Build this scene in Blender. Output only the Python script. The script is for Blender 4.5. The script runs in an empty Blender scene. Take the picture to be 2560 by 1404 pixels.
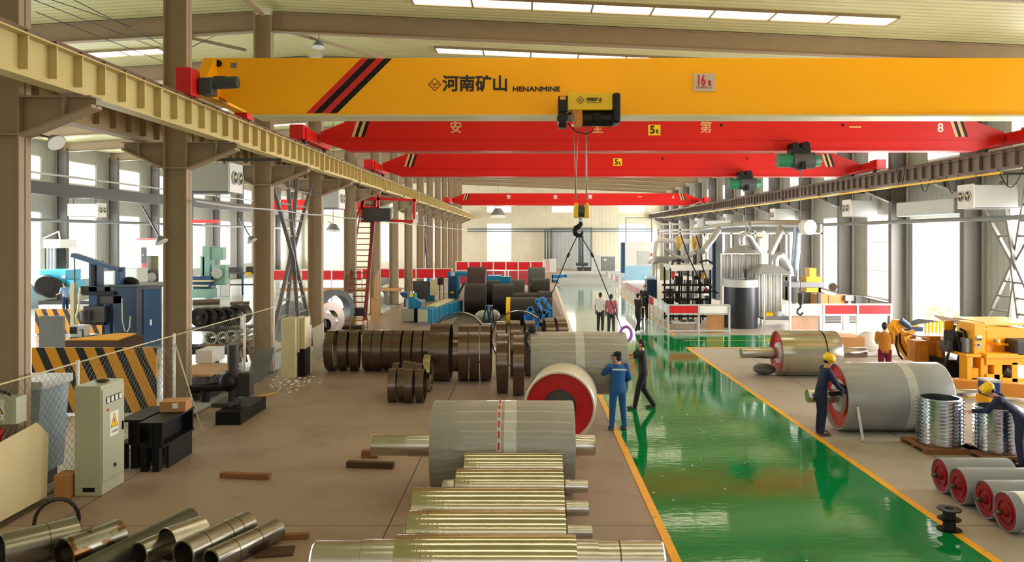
import bpy, bmesh, math, random
from mathutils import Vector, Matrix
random.seed(7)
C = bpy.context.scene.collection
SC = bpy.context.scene
PI = math.pi
# ---------------------------------------------------------------- camera, light, exposure
cd = bpy.data.cameras.new('camera'); cam = bpy.data.objects.new('camera', cd); C.objects.link(cam)
cam.location = (0, 0, 4.3); cam.rotation_euler = (PI/2, 0, 0)
cd.sensor_width = 36; cd.lens = 27.0; cd.shift_x = -35/2560; cd.shift_y = -112/2560
cd.clip_start = .1; cd.clip_end = 400
SC.camera = cam
SC.view_settings.view_transform = 'Standard'; SC.view_settings.look = 'None'
SC.view_settings.gamma = 1; SC.view_settings.use_curve_mapping = False
SC.view_settings.exposure = 0.1
wd = bpy.data.worlds.new('sky'); SC.world = wd; wd.use_nodes = True
bg = wd.node_tree.nodes['Background']; bg.inputs[0].default_value = (1.0, .97, .92, 1); bg.inputs[1].default_value = 1.25
SC.cycles.max_bounces = 7; SC.cycles.diffuse_bounces = 4; SC.cycles.glossy_bounces = 4
SC.cycles.sample_clamp_indirect = 6
def area(name, loc, rot, sx, sy, power, col=(1, .97, .93)):
    l = bpy.data.lights.new(name, 'AREA'); l.shape = 'RECTANGLE'; l.size = sx; l.size_y = sy; l.energy = power; l.color = col
    o = bpy.data.objects.new(name, l); C.objects.link(o); o.location = loc; o.rotation_euler = rot; return o
area('daylight_east', (21.5, 56, 5), (0, PI/2, 0), 10, 92, 75000)
area('daylight_west', (-33, 56, 5), (0, -PI/2, 0), 10, 92, 62000, (.95, .98, 1))
area('daylight_north', (-4, 106, 4.6), (-PI/2, 0, 0), 50, 9, 32000)

# ---------------------------------------------------------------- helpers
F = 1920.; VX = 1315.; VY = 590.; CH = 4.3
def W(px, py, D): return Vector(((px-VX)*D/F, D, CH+(VY-py)*D/F))
def WX(px, D): return (px-VX)*D/F
def WZ(py, D): return CH+(VY-py)*D/F
ORD = ('first second third fourth fifth sixth seventh eighth ninth tenth eleventh twelfth thirteenth fourteenth fifteenth sixteenth seventeenth '
       'eighteenth nineteenth twentieth').split()
def lin(c):
    c = c/255.
    return c/12.92 if c <= .04045 else ((c+.055)/1.055)**2.4
MATS = {}
def mat(name, rgb, rough=.5, metal=0., noise=None, bump=None, coat=0., emit=0., dirt=None, spec=.5):
    """rgb 0-255 sRGB; noise=(scale, amount); bump=(scale, strength, stretch xyz); dirt=(rgb, scale, lo, hi)."""
    if name in MATS: return MATS[name]
    m = bpy.data.materials.new(name); m.use_nodes = True; nt = m.node_tree; b = nt.nodes['Principled BSDF']
    col = (lin(rgb[0]), lin(rgb[1]), lin(rgb[2]), 1)
    b.inputs['Base Color'].default_value = col; b.inputs['Roughness'].default_value = rough; b.inputs['Metallic'].default_value = metal
    b.inputs['Coat Weight'].default_value = coat; b.inputs['Specular IOR Level'].default_value = spec
    tc = nt.nodes.new('ShaderNodeTexCoord'); src = None
    if emit:
        b.inputs['Emission Color'].default_value = col; b.inputs['Emission Strength'].default_value = emit
    if noise is None and not emit: noise = (2.5, .12)
    if noise:
        n = nt.nodes.new('ShaderNodeTexNoise'); n.inputs['Scale'].default_value = noise[0]; n.inputs['Detail'].default_value = 5
        nt.links.new(tc.outputs['Object'], n.inputs['Vector'])
        r = nt.nodes.new('ShaderNodeMapRange'); r.inputs[3].default_value = 1-noise[1]*1.6; r.inputs[4].default_value = 1+noise[1]*1.6
        nt.links.new(n.outputs['Fac'], r.inputs[0])
        mx = nt.nodes.new('ShaderNodeVectorMath'); mx.operation = 'SCALE'; mx.inputs[0].default_value = col[:3]
        nt.links.new(r.outputs[0], mx.inputs['Scale']); src = mx.outputs[0]
        rr = nt.nodes.new('ShaderNodeMapRange'); rr.inputs[3].default_value = max(0, rough-noise[1]*.6); rr.inputs[4].default_value = min(1, rough+noise[1]*.6)
        nt.links.new(n.outputs['Fac'], rr.inputs[0]); nt.links.new(rr.outputs[0], b.inputs['Roughness'])
    if dirt:
        n = nt.nodes.new('ShaderNodeTexNoise'); n.inputs['Scale'].default_value = dirt[1]; n.inputs['Detail'].default_value = 6
        nt.links.new(tc.outputs['Object'], n.inputs['Vector'])
        r = nt.nodes.new('ShaderNodeMapRange'); r.inputs[1].default_value = dirt[2]; r.inputs[2].default_value = dirt[3]
        nt.links.new(n.outputs['Fac'], r.inputs[0])
        mx = nt.nodes.new('ShaderNodeMix'); mx.data_type = 'RGBA'
        nt.links.new(r.outputs[0], mx.inputs[0])
        if src: nt.links.new(src, mx.inputs[6])
        else: mx.inputs[6].default_value = col
        mx.inputs[7].default_value = (lin(dirt[0][0]), lin(dirt[0][1]), lin(dirt[0][2]), 1); src = mx.outputs[2]
    if src: nt.links.new(src, b.inputs['Base Color'])
    if bump:
        mp = nt.nodes.new('ShaderNodeMapping'); mp.inputs['Scale'].default_value = bump[2] if len(bump) > 2 else (1, 1, 1)
        nt.links.new(tc.outputs['Object'], mp.inputs[0])
        n = nt.nodes.new('ShaderNodeTexNoise'); n.inputs['Scale'].default_value = bump[0]; n.inputs['Detail'].default_value = 3
        nt.links.new(mp.outputs[0], n.inputs['Vector'])
        bp = nt.nodes.new('ShaderNodeBump'); bp.inputs['Strength'].default_value = bump[1]; bp.inputs['Distance'].default_value = .03
        nt.links.new(n.outputs['Fac'], bp.inputs['Height']); nt.links.new(bp.outputs[0], b.inputs['Normal'])
    MATS[name] = m; return m
def ribbed(name, rgb, axis, period, depth=.5, rough=.5, metal=0., noise=.08):
    """sheet metal whose ribs repeat along an axis"""
    m = mat(name, rgb, rough, metal, (1.2, noise)); nt = m.node_tree; b = nt.nodes['Principled BSDF']
    tc = nt.nodes.new('ShaderNodeTexCoord'); w = nt.nodes.new('ShaderNodeTexWave'); w.wave_type = 'BANDS'; w.bands_direction = axis
    w.inputs['Scale'].default_value = PI/10/period*1.0; w.inputs['Distortion'].default_value = 0
    nt.links.new(tc.outputs['Object'], w.inputs['Vector'])
    cr = nt.nodes.new('ShaderNodeMapRange'); cr.inputs[1].default_value = .75; cr.inputs[2].default_value = .95
    nt.links.new(w.outputs['Fac'], cr.inputs[0])
    bp = nt.nodes.new('ShaderNodeBump'); bp.inputs['Strength'].default_value = depth; bp.inputs['Distance'].default_value = .05
    nt.links.new(cr.outputs[0], bp.inputs['Height']); nt.links.new(bp.outputs[0], b.inputs['Normal'])
    return m
def striped(name, c1, c2, period, ang, duty=.5):
    """slanted hazard stripes across the XZ plane of the object"""
    m = mat(name, c1, .5, 0, (3, .08)); nt = m.node_tree; b = nt.nodes['Principled BSDF']
    tc = nt.nodes.new('ShaderNodeTexCoord'); sp = nt.nodes.new('ShaderNodeSeparateXYZ'); nt.links.new(tc.outputs['Object'], sp.inputs[0])
    a = nt.nodes.new('ShaderNodeMath'); a.operation = 'MULTIPLY_ADD'; a.inputs[1].default_value = math.tan(ang)
    nt.links.new(sp.outputs[2], a.inputs[0]); nt.links.new(sp.outputs[0], a.inputs[2])
    d = nt.nodes.new('ShaderNodeMath'); d.operation = 'DIVIDE'; d.inputs[1].default_value = period; nt.links.new(a.outputs[0], d.inputs[0])
    f = nt.nodes.new('ShaderNodeMath'); f.operation = 'FRACT'; nt.links.new(d.outputs[0], f.inputs[0])
    g = nt.nodes.new('ShaderNodeMath'); g.operation = 'GREATER_THAN'; g.inputs[1].default_value = duty; nt.links.new(f.outputs[0], g.inputs[0])
    mx = nt.nodes.new('ShaderNodeMix'); mx.data_type = 'RGBA'; nt.links.new(g.outputs[0], mx.inputs[0])
    mx.inputs[6].default_value = (lin(c1[0]), lin(c1[1]), lin(c1[2]), 1); mx.inputs[7].default_value = (lin(c2[0]), lin(c2[1]), lin(c2[2]), 1)
    nt.links.new(mx.outputs[2], b.inputs['Base Color']); return m

class MB:
    def __init__(s): s.bm = bmesh.new()
    def poly(s, pts, smooth=False):
        vs = [s.bm.verts.new(p) for p in pts]; f = s.bm.faces.new(vs); f.smooth = smooth; return s
    def box(s, x0, x1, y0, y1, z0, z1, rz=0, c=None, M=None):
        x0, x1 = min(x0, x1), max(x0, x1); y0, y1 = min(y0, y1), max(y0, y1); z0, z1 = min(z0, z1), max(z0, z1)
        v = [Vector((x, y, z)) for z in (z0, z1) for y in (y0, y1) for x in (x0, x1)]
        if rz:
            cc = Vector(c) if c else Vector(((x0+x1)/2, (y0+y1)/2, 0)); R = Matrix.Rotation(rz, 3, 'Z')
            v = [R @ (p-cc)+cc for p in v]
        if M: v = [M @ p for p in v]
        b = [s.bm.verts.new(p) for p in v]
        for q in ((0, 2, 3, 1), (4, 5, 7, 6), (0, 1, 5, 4), (2, 6, 7, 3), (0, 4, 6, 2), (1, 3, 7, 5)): s.bm.faces.new([b[i] for i in q])
        return s
    def bar(s, p0, p1, w, h, up=(0, 0, 1)):
        p0, p1 = Vector(p0), Vector(p1); d = (p1-p0).normalized(); up = Vector(up)
        if abs(d.dot(up)) > .99: up = Vector((0, 1, 0))
        a = d.cross(up).normalized(); u = a.cross(d).normalized()
        b = []
        for p in (p0, p1):
            for i, j in ((-1, -1), (1, -1), (1, 1), (-1, 1)): b.append(s.bm.verts.new(p+a*(i*w/2)+u*(j*h/2)))
        for q in ((3, 2, 1, 0), (4, 5, 6, 7), (0, 1, 5, 4), (1, 2, 6, 5), (2, 3, 7, 6), (3, 0, 4, 7)): s.bm.faces.new([b[i] for i in q])
        return s
    def lathe(s, prof, p0, ax=(0, 0, 1), seg=32, closed=False, smooth=True):
        """prof: (radius, distance along axis)"""
        p0 = Vector(p0); ax = Vector(ax).normalized(); t = Vector((1, 0, 0)) if abs(ax.x) < .9 else Vector((0, 0, 1))
        u = ax.cross(t).normalized(); v = ax.cross(u); rings = []
        for r, d in prof:
            if r < 1e-5: rings.append([s.bm.verts.new(p0+ax*d)])
            else: rings.append([s.bm.verts.new(p0+ax*d+(u*math.cos(2*PI*i/seg)+v*math.sin(2*PI*i/seg))*r) for i in range(seg)])
        prs = list(zip(rings, rings[1:]))+([(rings[-1], rings[0])] if closed else [])
        pf = list(zip(prof, prof[1:]))+([(prof[-1], prof[0])] if closed else [])
        for (a, b), (q0, q1) in zip(prs, pf):
            sm = smooth
            for i in range(seg):
                j = (i+1) % seg
                vs = [a[i % len(a)], a[j % len(a)], b[j % len(b)], b[i % len(b)]]
                o = []
                for x in vs:
                    if x not in o: o.append(x)
                if len(o) > 2:
                    f = s.bm.faces.new(o[::-1]); f.smooth = sm and abs(q1[1]-q0[1]) > 1e-6
        return s
    def cyl(s, p0, p1, r0, r1=None, seg=24, cap=True):
        p0, p1 = Vector(p0), Vector(p1); L = (p1-p0).length; r1 = r0 if r1 is None else r1
        pr = [(r0, 0), (r1, L)]
        if cap: pr = [(0, 0)]+pr+[(0, L)]
        return s.lathe(pr, p0, p1-p0, seg)
    def ring(s, p0, p1, ro, ri, seg=40):
        p0, p1 = Vector(p0), Vector(p1); L = (p1-p0).length
        return s.lathe([(ro, 0), (ro, L), (ri, L), (ri, 0)], p0, p1-p0, seg, closed=True)
    def tube(s, pts, r, seg=8):
        pts = [Vector(p) for p in pts]; n = len(pts); prev = None; rings = []
        t = (pts[1]-pts[0]).normalized(); u = t.orthogonal().normalized()
        for i, p in enumerate(pts):
            t = (pts[min(i+1, n-1)]-pts[max(i-1, 0)]).normalized()
            u = (u-t*u.dot(t)).normalized(); v = t.cross(u); rr = r[i] if isinstance(r, (list, tuple)) else r
            rings.append([s.bm.verts.new(p+(u*math.cos(2*PI*k/seg)+v*math.sin(2*PI*k/seg))*rr) for k in range(seg)])
        for a, b in zip(rings, rings[1:]):
            for k in range(seg):
                f = s.bm.faces.new((a[k], a[(k+1) % seg], b[(k+1) % seg], b[k])); f.smooth = True
        s.bm.faces.new(rings[0][::-1]); s.bm.faces.new(rings[-1]); return s
    def prism(s, pts, ax, a, b):
        """polygon pts (2D) extruded along axis ax from a to b; 'y': (x,z); 'x': (y,z); 'z': (x,y)"""
        mk = {'y': lambda p, t: (p[0], t, p[1]), 'x': lambda p, t: (t, p[0], p[1]), 'z': lambda p, t: (p[0], p[1], t)}[ax]
        A = [s.bm.verts.new(mk(p, a)) for p in pts]; B = [s.bm.verts.new(mk(p, b)) for p in pts]; n = len(pts)
        s.bm.faces.new(A); s.bm.faces.new(B[::-1])
        for i in range(n): s.bm.faces.new((A[i], B[i], B[(i+1) % n], A[(i+1) % n]))
        return s
    def sph(s, c, r, seg=16, rot=None):
        if not isinstance(r, (tuple, list)): r = (r, r, r)
        M = Matrix.Translation(Vector(c)) @ (rot.to_4x4() if rot else Matrix.Identity(4)) @ Matrix.Diagonal((*r, 1))
        g = bmesh.ops.create_uvsphere(s.bm, u_segments=seg, v_segments=max(6, seg*3//4), radius=1, matrix=M)
        for v in g['verts']:
            for f in v.link_faces: f.smooth = True
        return s
    def tcap(s, p0, p1, r0, r1, seg=14):
        s.cyl(p0, p1, r0, r1, seg); s.sph(p0, r0, seg); s.sph(p1, r1, seg); return s
    def loft(s, rings, seg=20):
        """rings: (center, rx, ry) ellipses in horizontal planes, capped"""
        R = []
        for c, rx, ry in rings:
            c = Vector(c); R.append([s.bm.verts.new(c+Vector((rx*math.cos(2*PI*k/seg), ry*math.sin(2*PI*k/seg), 0))) for k in range(seg)])
        for a, b in zip(R, R[1:]):
            for k in range(seg):
                f = s.bm.faces.new((a[k], a[(k+1) % seg], b[(k+1) % seg], b[k])); f.smooth = True
        s.bm.faces.new(R[0][::-1]); s.bm.faces.new(R[-1]); return s
    def mesh(s, name, off=(0, 0, 0)):
        bmesh.ops.recalc_face_normals(s.bm, faces=s.bm.faces)
        for e in s.bm.edges:
            if len(e.link_faces) == 2 and e.calc_face_angle(0) > .62: e.smooth = False
        if off is not None: bmesh.ops.translate(s.bm, verts=s.bm.verts, vec=-Vector(off))
        me = bpy.data.meshes.new(name); s.bm.to_mesh(me); s.bm.free(); return me

def tag(o, label=None, cat=None, group=None, kind=None):
    if label: o['label'] = label
    if cat: o['category'] = cat
    if group: o['group'] = group
    if kind: o['kind'] = kind
    return o
def thing(name, label, cat, loc=(0, 0, 0), rz=0, group=None):
    o = bpy.data.objects.new(name, None); C.objects.link(o); o.location = loc; o.rotation_euler = (0, 0, rz)
    o.empty_display_size = .1
    return tag(o, label, cat, group)
def root_of(o):
    while o.parent: o = o.parent
    return o
def P(parent, name, mb, m, bev=0, label=None, local=False, seg=2, kind=None):
    """one part: world coordinates unless local"""
    me = mb.mesh(name, (0, 0, 0) if local else root_of(parent).location)
    me.materials.append(m); o = bpy.data.objects.new(name, me); C.objects.link(o); o.parent = parent
    if bev:
        b = o.modifiers.new('edge', 'BEVEL'); b.width = bev; b.segments = seg; b.limit_method = 'ANGLE'; b.angle_limit = .6
    return tag(o, label, None, None, kind)
def S(name, mb, m, label, cat, loc=(0, 0, 0), group=None, bev=0, rz=0, local=False):
    """a thing that is one mesh"""
    me = mb.mesh(name, (0, 0, 0) if local else loc); me.materials.append(m)
    o = bpy.data.objects.new(name, me); C.objects.link(o); o.location = loc; o.rotation_euler = (0, 0, rz)
    if bev:
        b = o.modifiers.new('edge', 'BEVEL'); b.width = bev; b.segments = 2; b.limit_method = 'ANGLE'; b.angle_limit = .6
    return tag(o, label, cat, group)
def ST(name, mb, m, parent=None, bev=0):
    me = mb.mesh(name, (0, 0, 0)); me.materials.append(m); o = bpy.data.objects.new(name, me); C.objects.link(o)
    if parent: o.parent = parent
    else: o['kind'] = 'structure'
    return o
def dup(r, loc, rz=None, label=None, group=None, scale=None):
    n = r.copy(); C.objects.link(n); n.location = loc
    if rz is not None: n.rotation_euler = (0, 0, rz)
    if scale: n.scale = scale
    if label: n['label'] = label
    if group: n['group'] = group
    for ch in list(r.children):
        c = ch.copy(); C.objects.link(c); c.parent = n
        for g in list(ch.children):
            d = g.copy(); C.objects.link(d); d.parent = c
    return n
def text(parent, name, body, pos, size, m, face='-y', ext=.004, sx=1., bold=0., shear=0., label=None):
    """real lettering as a mesh; pos = lower left corner; face: the direction it looks"""
    cu = bpy.data.curves.new(name, 'FONT'); cu.body = body; cu.size = size; cu.extrude = ext; cu.shear = shear
    t = bpy.data.objects.new(name, cu); C.objects.link(t)
    dg = bpy.context.evaluated_depsgraph_get(); me = bpy.data.meshes.new_from_object(t.evaluated_get(dg))
    bpy.data.objects.remove(t); bpy.data.curves.remove(cu)
    if bold:
        src = me.copy(); bb = bmesh.new()
        for i, (u, v) in enumerate(((0, 0), (1, 0), (-1, 0), (0, 1), (0, -1), (.7, .7), (-.7, .7), (.7, -.7), (-.7, -.7))):
            n0 = len(bb.verts); bb.from_mesh(src); bb.verts.ensure_lookup_table()
            bmesh.ops.translate(bb, verts=bb.verts[n0:], vec=(u*bold, v*bold, i*.0005))
        bb.to_mesh(me); bb.free(); bpy.data.meshes.remove(src)
    R = {'-y': Matrix.Rotation(PI/2, 4, 'X'), '+x': Matrix.Rotation(PI/2, 4, 'Z') @ Matrix.Rotation(PI/2, 4, 'X'),
         '-x': Matrix.Rotation(-PI/2, 4, 'Z') @ Matrix.Rotation(PI/2, 4, 'X')}[face]
    me.transform(Matrix.Translation(Vector(pos)-Vector(root_of(parent).location)) @ R @ Matrix.Diagonal((sx, 1, 1, 1)))
    me.materials.clear(); me.materials.append(m)
    o = bpy.data.objects.new(name, me); C.objects.link(o); o.parent = parent
    return tag(o, label)
def fuse(mb, voxel, smooth=4):
    """melt overlapping solids into one continuous surface"""
    me = mb.mesh('tmp'); o = bpy.data.objects.new('tmp', me); C.objects.link(o)
    r = o.modifiers.new('r', 'REMESH'); r.mode = 'VOXEL'; r.voxel_size = voxel; r.use_smooth_shade = True
    q = o.modifiers.new('s', 'SMOOTH'); q.factor = .5; q.iterations = smooth
    dg = bpy.context.evaluated_depsgraph_get(); n = bpy.data.meshes.new_from_object(o.evaluated_get(dg))
    bpy.data.objects.remove(o); bpy.data.meshes.remove(me); return n
def PM(parent, name, me, m, label=None):
    me.materials.clear(); me.materials.append(m); me.name = name
    o = bpy.data.objects.new(name, me); C.objects.link(o); o.parent = parent; return tag(o, label)

# ---------------------------------------------------------------- materials
m_column = mat('column_paint', (152, 132, 104), .55, 0, (1.5, .07))
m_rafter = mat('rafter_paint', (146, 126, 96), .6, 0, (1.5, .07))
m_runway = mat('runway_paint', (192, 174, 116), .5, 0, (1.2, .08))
m_runwayr = mat('runway_grey', (120, 108, 98), .55, 0, (1.2, .08))
m_rail = mat('rail_steel', (108, 84, 70), .5, .3)
m_ceil = ribbed('ceiling_sheet', (200, 196, 142), 'Y', .3, 1.0, .5)
m_wall = ribbed('wall_sheet', (164, 164, 154), 'Y', .4, .35, .55)
m_wallend = ribbed('wall_sheet_end', (206, 200, 178), 'X', .5, .3, .55)
m_white = mat('white_paint', (222, 222, 218), .45, 0, (2, .04))
m_lgrey = mat('light_grey_paint', (186, 190, 188), .45, 0, (2, .05))
m_grey = mat('grey_paint', (120, 124, 126), .5)
m_dgrey = mat('dark_grey_paint', (66, 68, 70), .5)
m_black = mat('black_paint', (16, 16, 18), .5, 0, (4, .15), spec=.25)
m_rubber = mat('black_rubber', (16, 16, 17), .7)
m_steel = mat('bright_steel', (196, 194, 188), .22, 1., (6, .08), (3, .04, (1, 40, 40)))
m_turned = mat('turned_steel', (200, 194, 172), .14, 1., (3, .08), (5, .1, (6, .6, .6)))
m_dsteel = mat('dark_steel', (112, 100, 92), .22, .92, (3, .12))
m_blksteel = mat('black_steel', (52, 49, 48), .42, .6, (3, .15))
m_castiron = mat('cast_iron', (58, 54, 52), .55, .3, (4, .15))
m_yellow = mat('crane_yellow', (255, 178, 0), .45, 0, (.5, .03), spec=.3)
m_red = mat('crane_red', (200, 20, 12), .45, 0, (.5, .05), spec=.3)
m_redbox = mat('bright_red', (206, 18, 24), .4)
m_drumred = mat('drum_red', (196, 10, 22), .35, 0, (3, .08), coat=.2)
m_smallred = mat('roller_red', (140, 16, 30), .4)
m_wrap = mat('film_wrap', (150, 148, 142), .38, .15, (2, .07), (5, 1.0, (.5, 2, 2)), coat=.35)
m_wrapc = mat('cream_wrap', (206, 198, 178), .4, 0, (2, .06), (3, .4, (2, .5, 2)), coat=.3)
m_film = mat('clear_film', (186, 188, 184), .28, .1, (3, .05), (4, .6, (1, 2, 2)), coat=.5)
m_blue = mat('machine_blue', (14, 62, 100), .4, 0, (2, .07))
m_teal = mat('machine_teal', (18, 116, 152), .4, 0, (2, .08))
m_cyan = mat('machine_cyan', (40, 160, 196), .4)
m_navy = mat('cabinet_navy', (6, 44, 76), .38, 0, (1, .06))
m_cream = mat('cream_paint', (198, 188, 148), .5, 0, (2, .07))
m_cabinet = mat('cabinet_sage', (172, 176, 152), .45, 0, (1, .05))
m_sage = mat('machine_sage', (120, 158, 144), .45)
m_wood = mat('raw_timber', (132, 88, 48), .7, 0, (6, .3), (8, .5, (1, 8, 8)))
m_dwood = mat('dark_timber', (74, 50, 32), .75, 0, (6, .3), (8, .5, (1, 8, 8)))
m_ply = mat('plywood', (186, 140, 92), .65, 0, (5, .12))
m_card = mat('cardboard', (178, 128, 76), .75, 0, (3, .08))
m_orange = mat('machine_orange', (240, 168, 8), .42, 0, (1.5, .06))
m_signy = mat('sign_yellow', (238, 190, 0), .4)
m_paper = mat('paper_white', (228, 228, 222), .6)
m_ink = mat('ink_black', (24, 18, 16), .5)
m_inkred = mat('ink_red', (190, 16, 20), .5)
m_cord = mat('wire_rope', (150, 146, 140), .4, .7)
m_green = mat('hoist_green', (14, 110, 74), .4)
m_duct = mat('duct_galvanised', (176, 178, 178), .35, .7, (2, .06))
m_hoistblk = mat('hoist_black', (20, 20, 21), .4, spec=.3)
m_hoisty = mat('hoist_yellow', (240, 196, 0), .38)
m_letter = mat('letter_gold', (212, 164, 110), .5)
m_line = mat('line_yellow', (242, 172, 16), .38, 0, (3, .08), dirt=((130, 100, 60), 6, .62, .75))
m_glass = bpy.data.materials.new('window_glass'); m_glass.use_nodes = True
nt = m_glass.node_tree; nt.nodes.clear(); _o = nt.nodes.new('ShaderNodeOutputMaterial'); _t = nt.nodes.new('ShaderNodeBsdfTransparent')
_g = nt.nodes.new('ShaderNodeBsdfGlossy'); _g.inputs['Roughness'].default_value = .05; _m = nt.nodes.new('ShaderNodeMixShader')
_m.inputs[0].default_value = .05; nt.links.new(_t.outputs[0], _m.inputs[1]); nt.links.new(_g.outputs[0], _m.inputs[2]); nt.links.new(_m.outputs[0], _o.inputs[0])
m_sky = mat('skylight_sheet', (255, 240, 205), .5, 0, None, emit=4.5)
# concrete with slab joints
def concrete(name, rgb, rough, dirtc, jx, jy, coat=0):
    m = mat(name, rgb, rough, 0, (.35, .08), (20, .05), dirt=(dirtc, .8, .5, .8)); nt = m.node_tree; b = nt.nodes['Principled BSDF']
    old = b.inputs['Base Color'].links[0].from_socket
    tc = nt.nodes.new('ShaderNodeTexCoord'); sp = nt.nodes.new('ShaderNodeSeparateXYZ'); nt.links.new(tc.outputs['Object'], sp.inputs[0]); fs = []
    for k, per, ofs in ((0, jx, 2.05), (1, jy, .6)):
        a = nt.nodes.new('ShaderNodeMath'); a.operation = 'ADD'; a.inputs[1].default_value = 600+ofs; nt.links.new(sp.outputs[k], a.inputs[0])
        d = nt.nodes.new('ShaderNodeMath'); d.operation = 'DIVIDE'; d.inputs[1].default_value = per; nt.links.new(a.outputs[0], d.inputs[0])
        f = nt.nodes.new('ShaderNodeMath'); f.operation = 'FRACT'; nt.links.new(d.outputs[0], f.inputs[0])
        g = nt.nodes.new('ShaderNodeMath'); g.operation = 'LESS_THAN'; g.inputs[1].default_value = .022/per; nt.links.new(f.outputs[0], g.inputs[0]); fs.append(g)
    mxm = nt.nodes.new('ShaderNodeMath'); mxm.operation = 'MAXIMUM'; nt.links.new(fs[0].outputs[0], mxm.inputs[0]); nt.links.new(fs[1].outputs[0], mxm.inputs[1])
    mx = nt.nodes.new('ShaderNodeMix'); mx.data_type = 'RGBA'; nt.links.new(mxm.outputs[0], mx.inputs[0]); nt.links.new(old, mx.inputs[6])
    mx.inputs[7].default_value = (lin(70), lin(55), lin(42), 1); nt.links.new(mx.outputs[2], b.inputs['Base Color']); return m
m_floor = concrete('floor_concrete', (152, 132, 116), .45, (128, 104, 86), 5.0, 6.0)
m_floorw = concrete('floor_epoxy_grey', (206, 208, 206), .14, (176, 172, 164), 6.0, 6.0)
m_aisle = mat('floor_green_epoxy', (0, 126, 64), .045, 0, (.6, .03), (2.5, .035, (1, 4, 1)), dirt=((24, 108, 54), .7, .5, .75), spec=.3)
# ================================================================ THE SETTING
XL, XR, XW, YE = -8.3, 17.55, 18.1, 102.
XLW = -29.6
def zr(x): return 11.4-.045*(x-XL) if x >= XL else 11.4-.06*(XL-x)
ST('floor', MB().box(-8.0, 6.2, -6, YE+.3, -.3, 0), m_floor)
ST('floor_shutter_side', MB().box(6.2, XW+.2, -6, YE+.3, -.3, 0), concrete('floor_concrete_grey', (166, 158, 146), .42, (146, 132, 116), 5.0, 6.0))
ST('floor_side_bay', MB().box(XLW-.2, -8.0, -6, YE+.3, -.3, 0), m_floorw)
ST('floor_yard', MB().box(-400, 400, -300, 600, -.6, -.32), mat('yard_concrete', (236, 236, 232), .8, 0, (.2, .02)))
b = MB()
b.prism([(2.0, 9), (6.2, 9), (6.2, 29.7), (17.5, 29.7), (17.5, 33.3), (2.08, 33.3), (2.0, 31)], 'z', .0005, .006)
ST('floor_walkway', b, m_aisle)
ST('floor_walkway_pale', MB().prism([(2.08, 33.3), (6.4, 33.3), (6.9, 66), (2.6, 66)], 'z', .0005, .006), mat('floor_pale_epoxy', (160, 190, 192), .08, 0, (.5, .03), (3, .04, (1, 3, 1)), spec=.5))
ST('floor_plates', MB().box(-3.6, 1.9, 31, 58, .0005, .005), concrete('floor_grey_plates', (92, 86, 82), .5, (78, 72, 68), 1.5, 3.0))
TR = [0]
def trim(mb, m):
    TR[0] += 1; return ST('trim_%d' % TR[0], mb, m)
def lineseg(p, q, w):
    d = Vector((q[0]-p[0], q[1]-p[1])).normalized(); n = Vector((-d.y, d.x))*w/2
    return MB().prism([(p[0]+n.x, p[1]+n.y), (q[0]+n.x, q[1]+n.y), (q[0]-n.x, q[1]-n.y), (p[0]-n.x, p[1]-n.y)], 'z', .004, .0095)
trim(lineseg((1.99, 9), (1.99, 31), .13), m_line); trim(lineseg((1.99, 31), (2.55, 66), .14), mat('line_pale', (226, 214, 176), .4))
trim(lineseg((6.22, 9), (6.22, 29.7), .13), m_line)
trim(lineseg((6.22, 29.66), (12, 29.66), .12), m_line); trim(lineseg((6.5, 31.6), (17.5, 31.6), .07), m_line)
trim(lineseg((6.42, 33.3), (6.95, 60), .13), m_line)
# roof: two sheets falling away from the ridge over the dividing row
b = MB()
for x0, x1 in ((XLW-.3, XL), (XL, XW+.3)):
    b.prism([(x0, zr(x0)), (x1, zr(x1)), (x1, zr(x1)+.15), (x0, zr(x0)+.15)], 'y', -6, YE+.3)
ST('ceiling', b, m_ceil)
def wall(name, ax, c, t, u0, u1, top, ops, m):
    b = MB(); us = sorted({u0, u1, *[o[0] for o in ops], *[o[1] for o in ops]})
    for a, e in zip(us, us[1:]):
        mid = (a+e)/2; zs = sorted([(o[2], o[3]) for o in ops if o[0] < mid < o[1]]); z = -.3; tp = max(top(a), top(e))
        for z0, z1 in zs+[(tp, tp)]:
            if z0 > z+.001:
                if ax == 'x': b.box(c, c+t, a, e, z, z0)
                else: b.box(a, e, c, c+t, z, z0)
            z = z1
    return ST(name, b, m)
WN = [0]
def window(ax, c, o, bars=(1, 1), sign=1):
    WN[0] += 1; u0, u1, z0, z1 = o
    def bx(b, a0, a1, za, zb, d0, d1):
        if ax == 'x': b.box(c+d0, c+d1, a0, a1, za, zb)
        else: b.box(a0, a1, c+d0, c+d1, za, zb)
    f = MB(); w = .07
    bx(f, u0, u1, z0, z0+w, 0, .1); bx(f, u0, u1, z1-w, z1, 0, .1); bx(f, u0, u0+w, z0, z1, 0, .1); bx(f, u1-w, u1, z0, z1, 0, .1)
    for i in range(bars[0]): u = u0+(u1-u0)*(i+1)/(bars[0]+1); bx(f, u-.025, u+.025, z0, z1, .02, .07)
    for i in range(bars[1]): z = z0+(z1-z0)*(i+1)/(bars[1]+1); bx(f, u0, u1, z-.02, z+.02, .02, .07)
    o_ = ST('window_%d' % WN[0], f, m_white)
    g = MB(); bx(g, u0+.02, u1-.02, z0+.02, z1-.02, .04, .05); ST('glass', g, m_glass, o_)
bays = [9.3+6*k for k in range(16)]
def lim(c, w): return (c-w/2, c+w/2)
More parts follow.
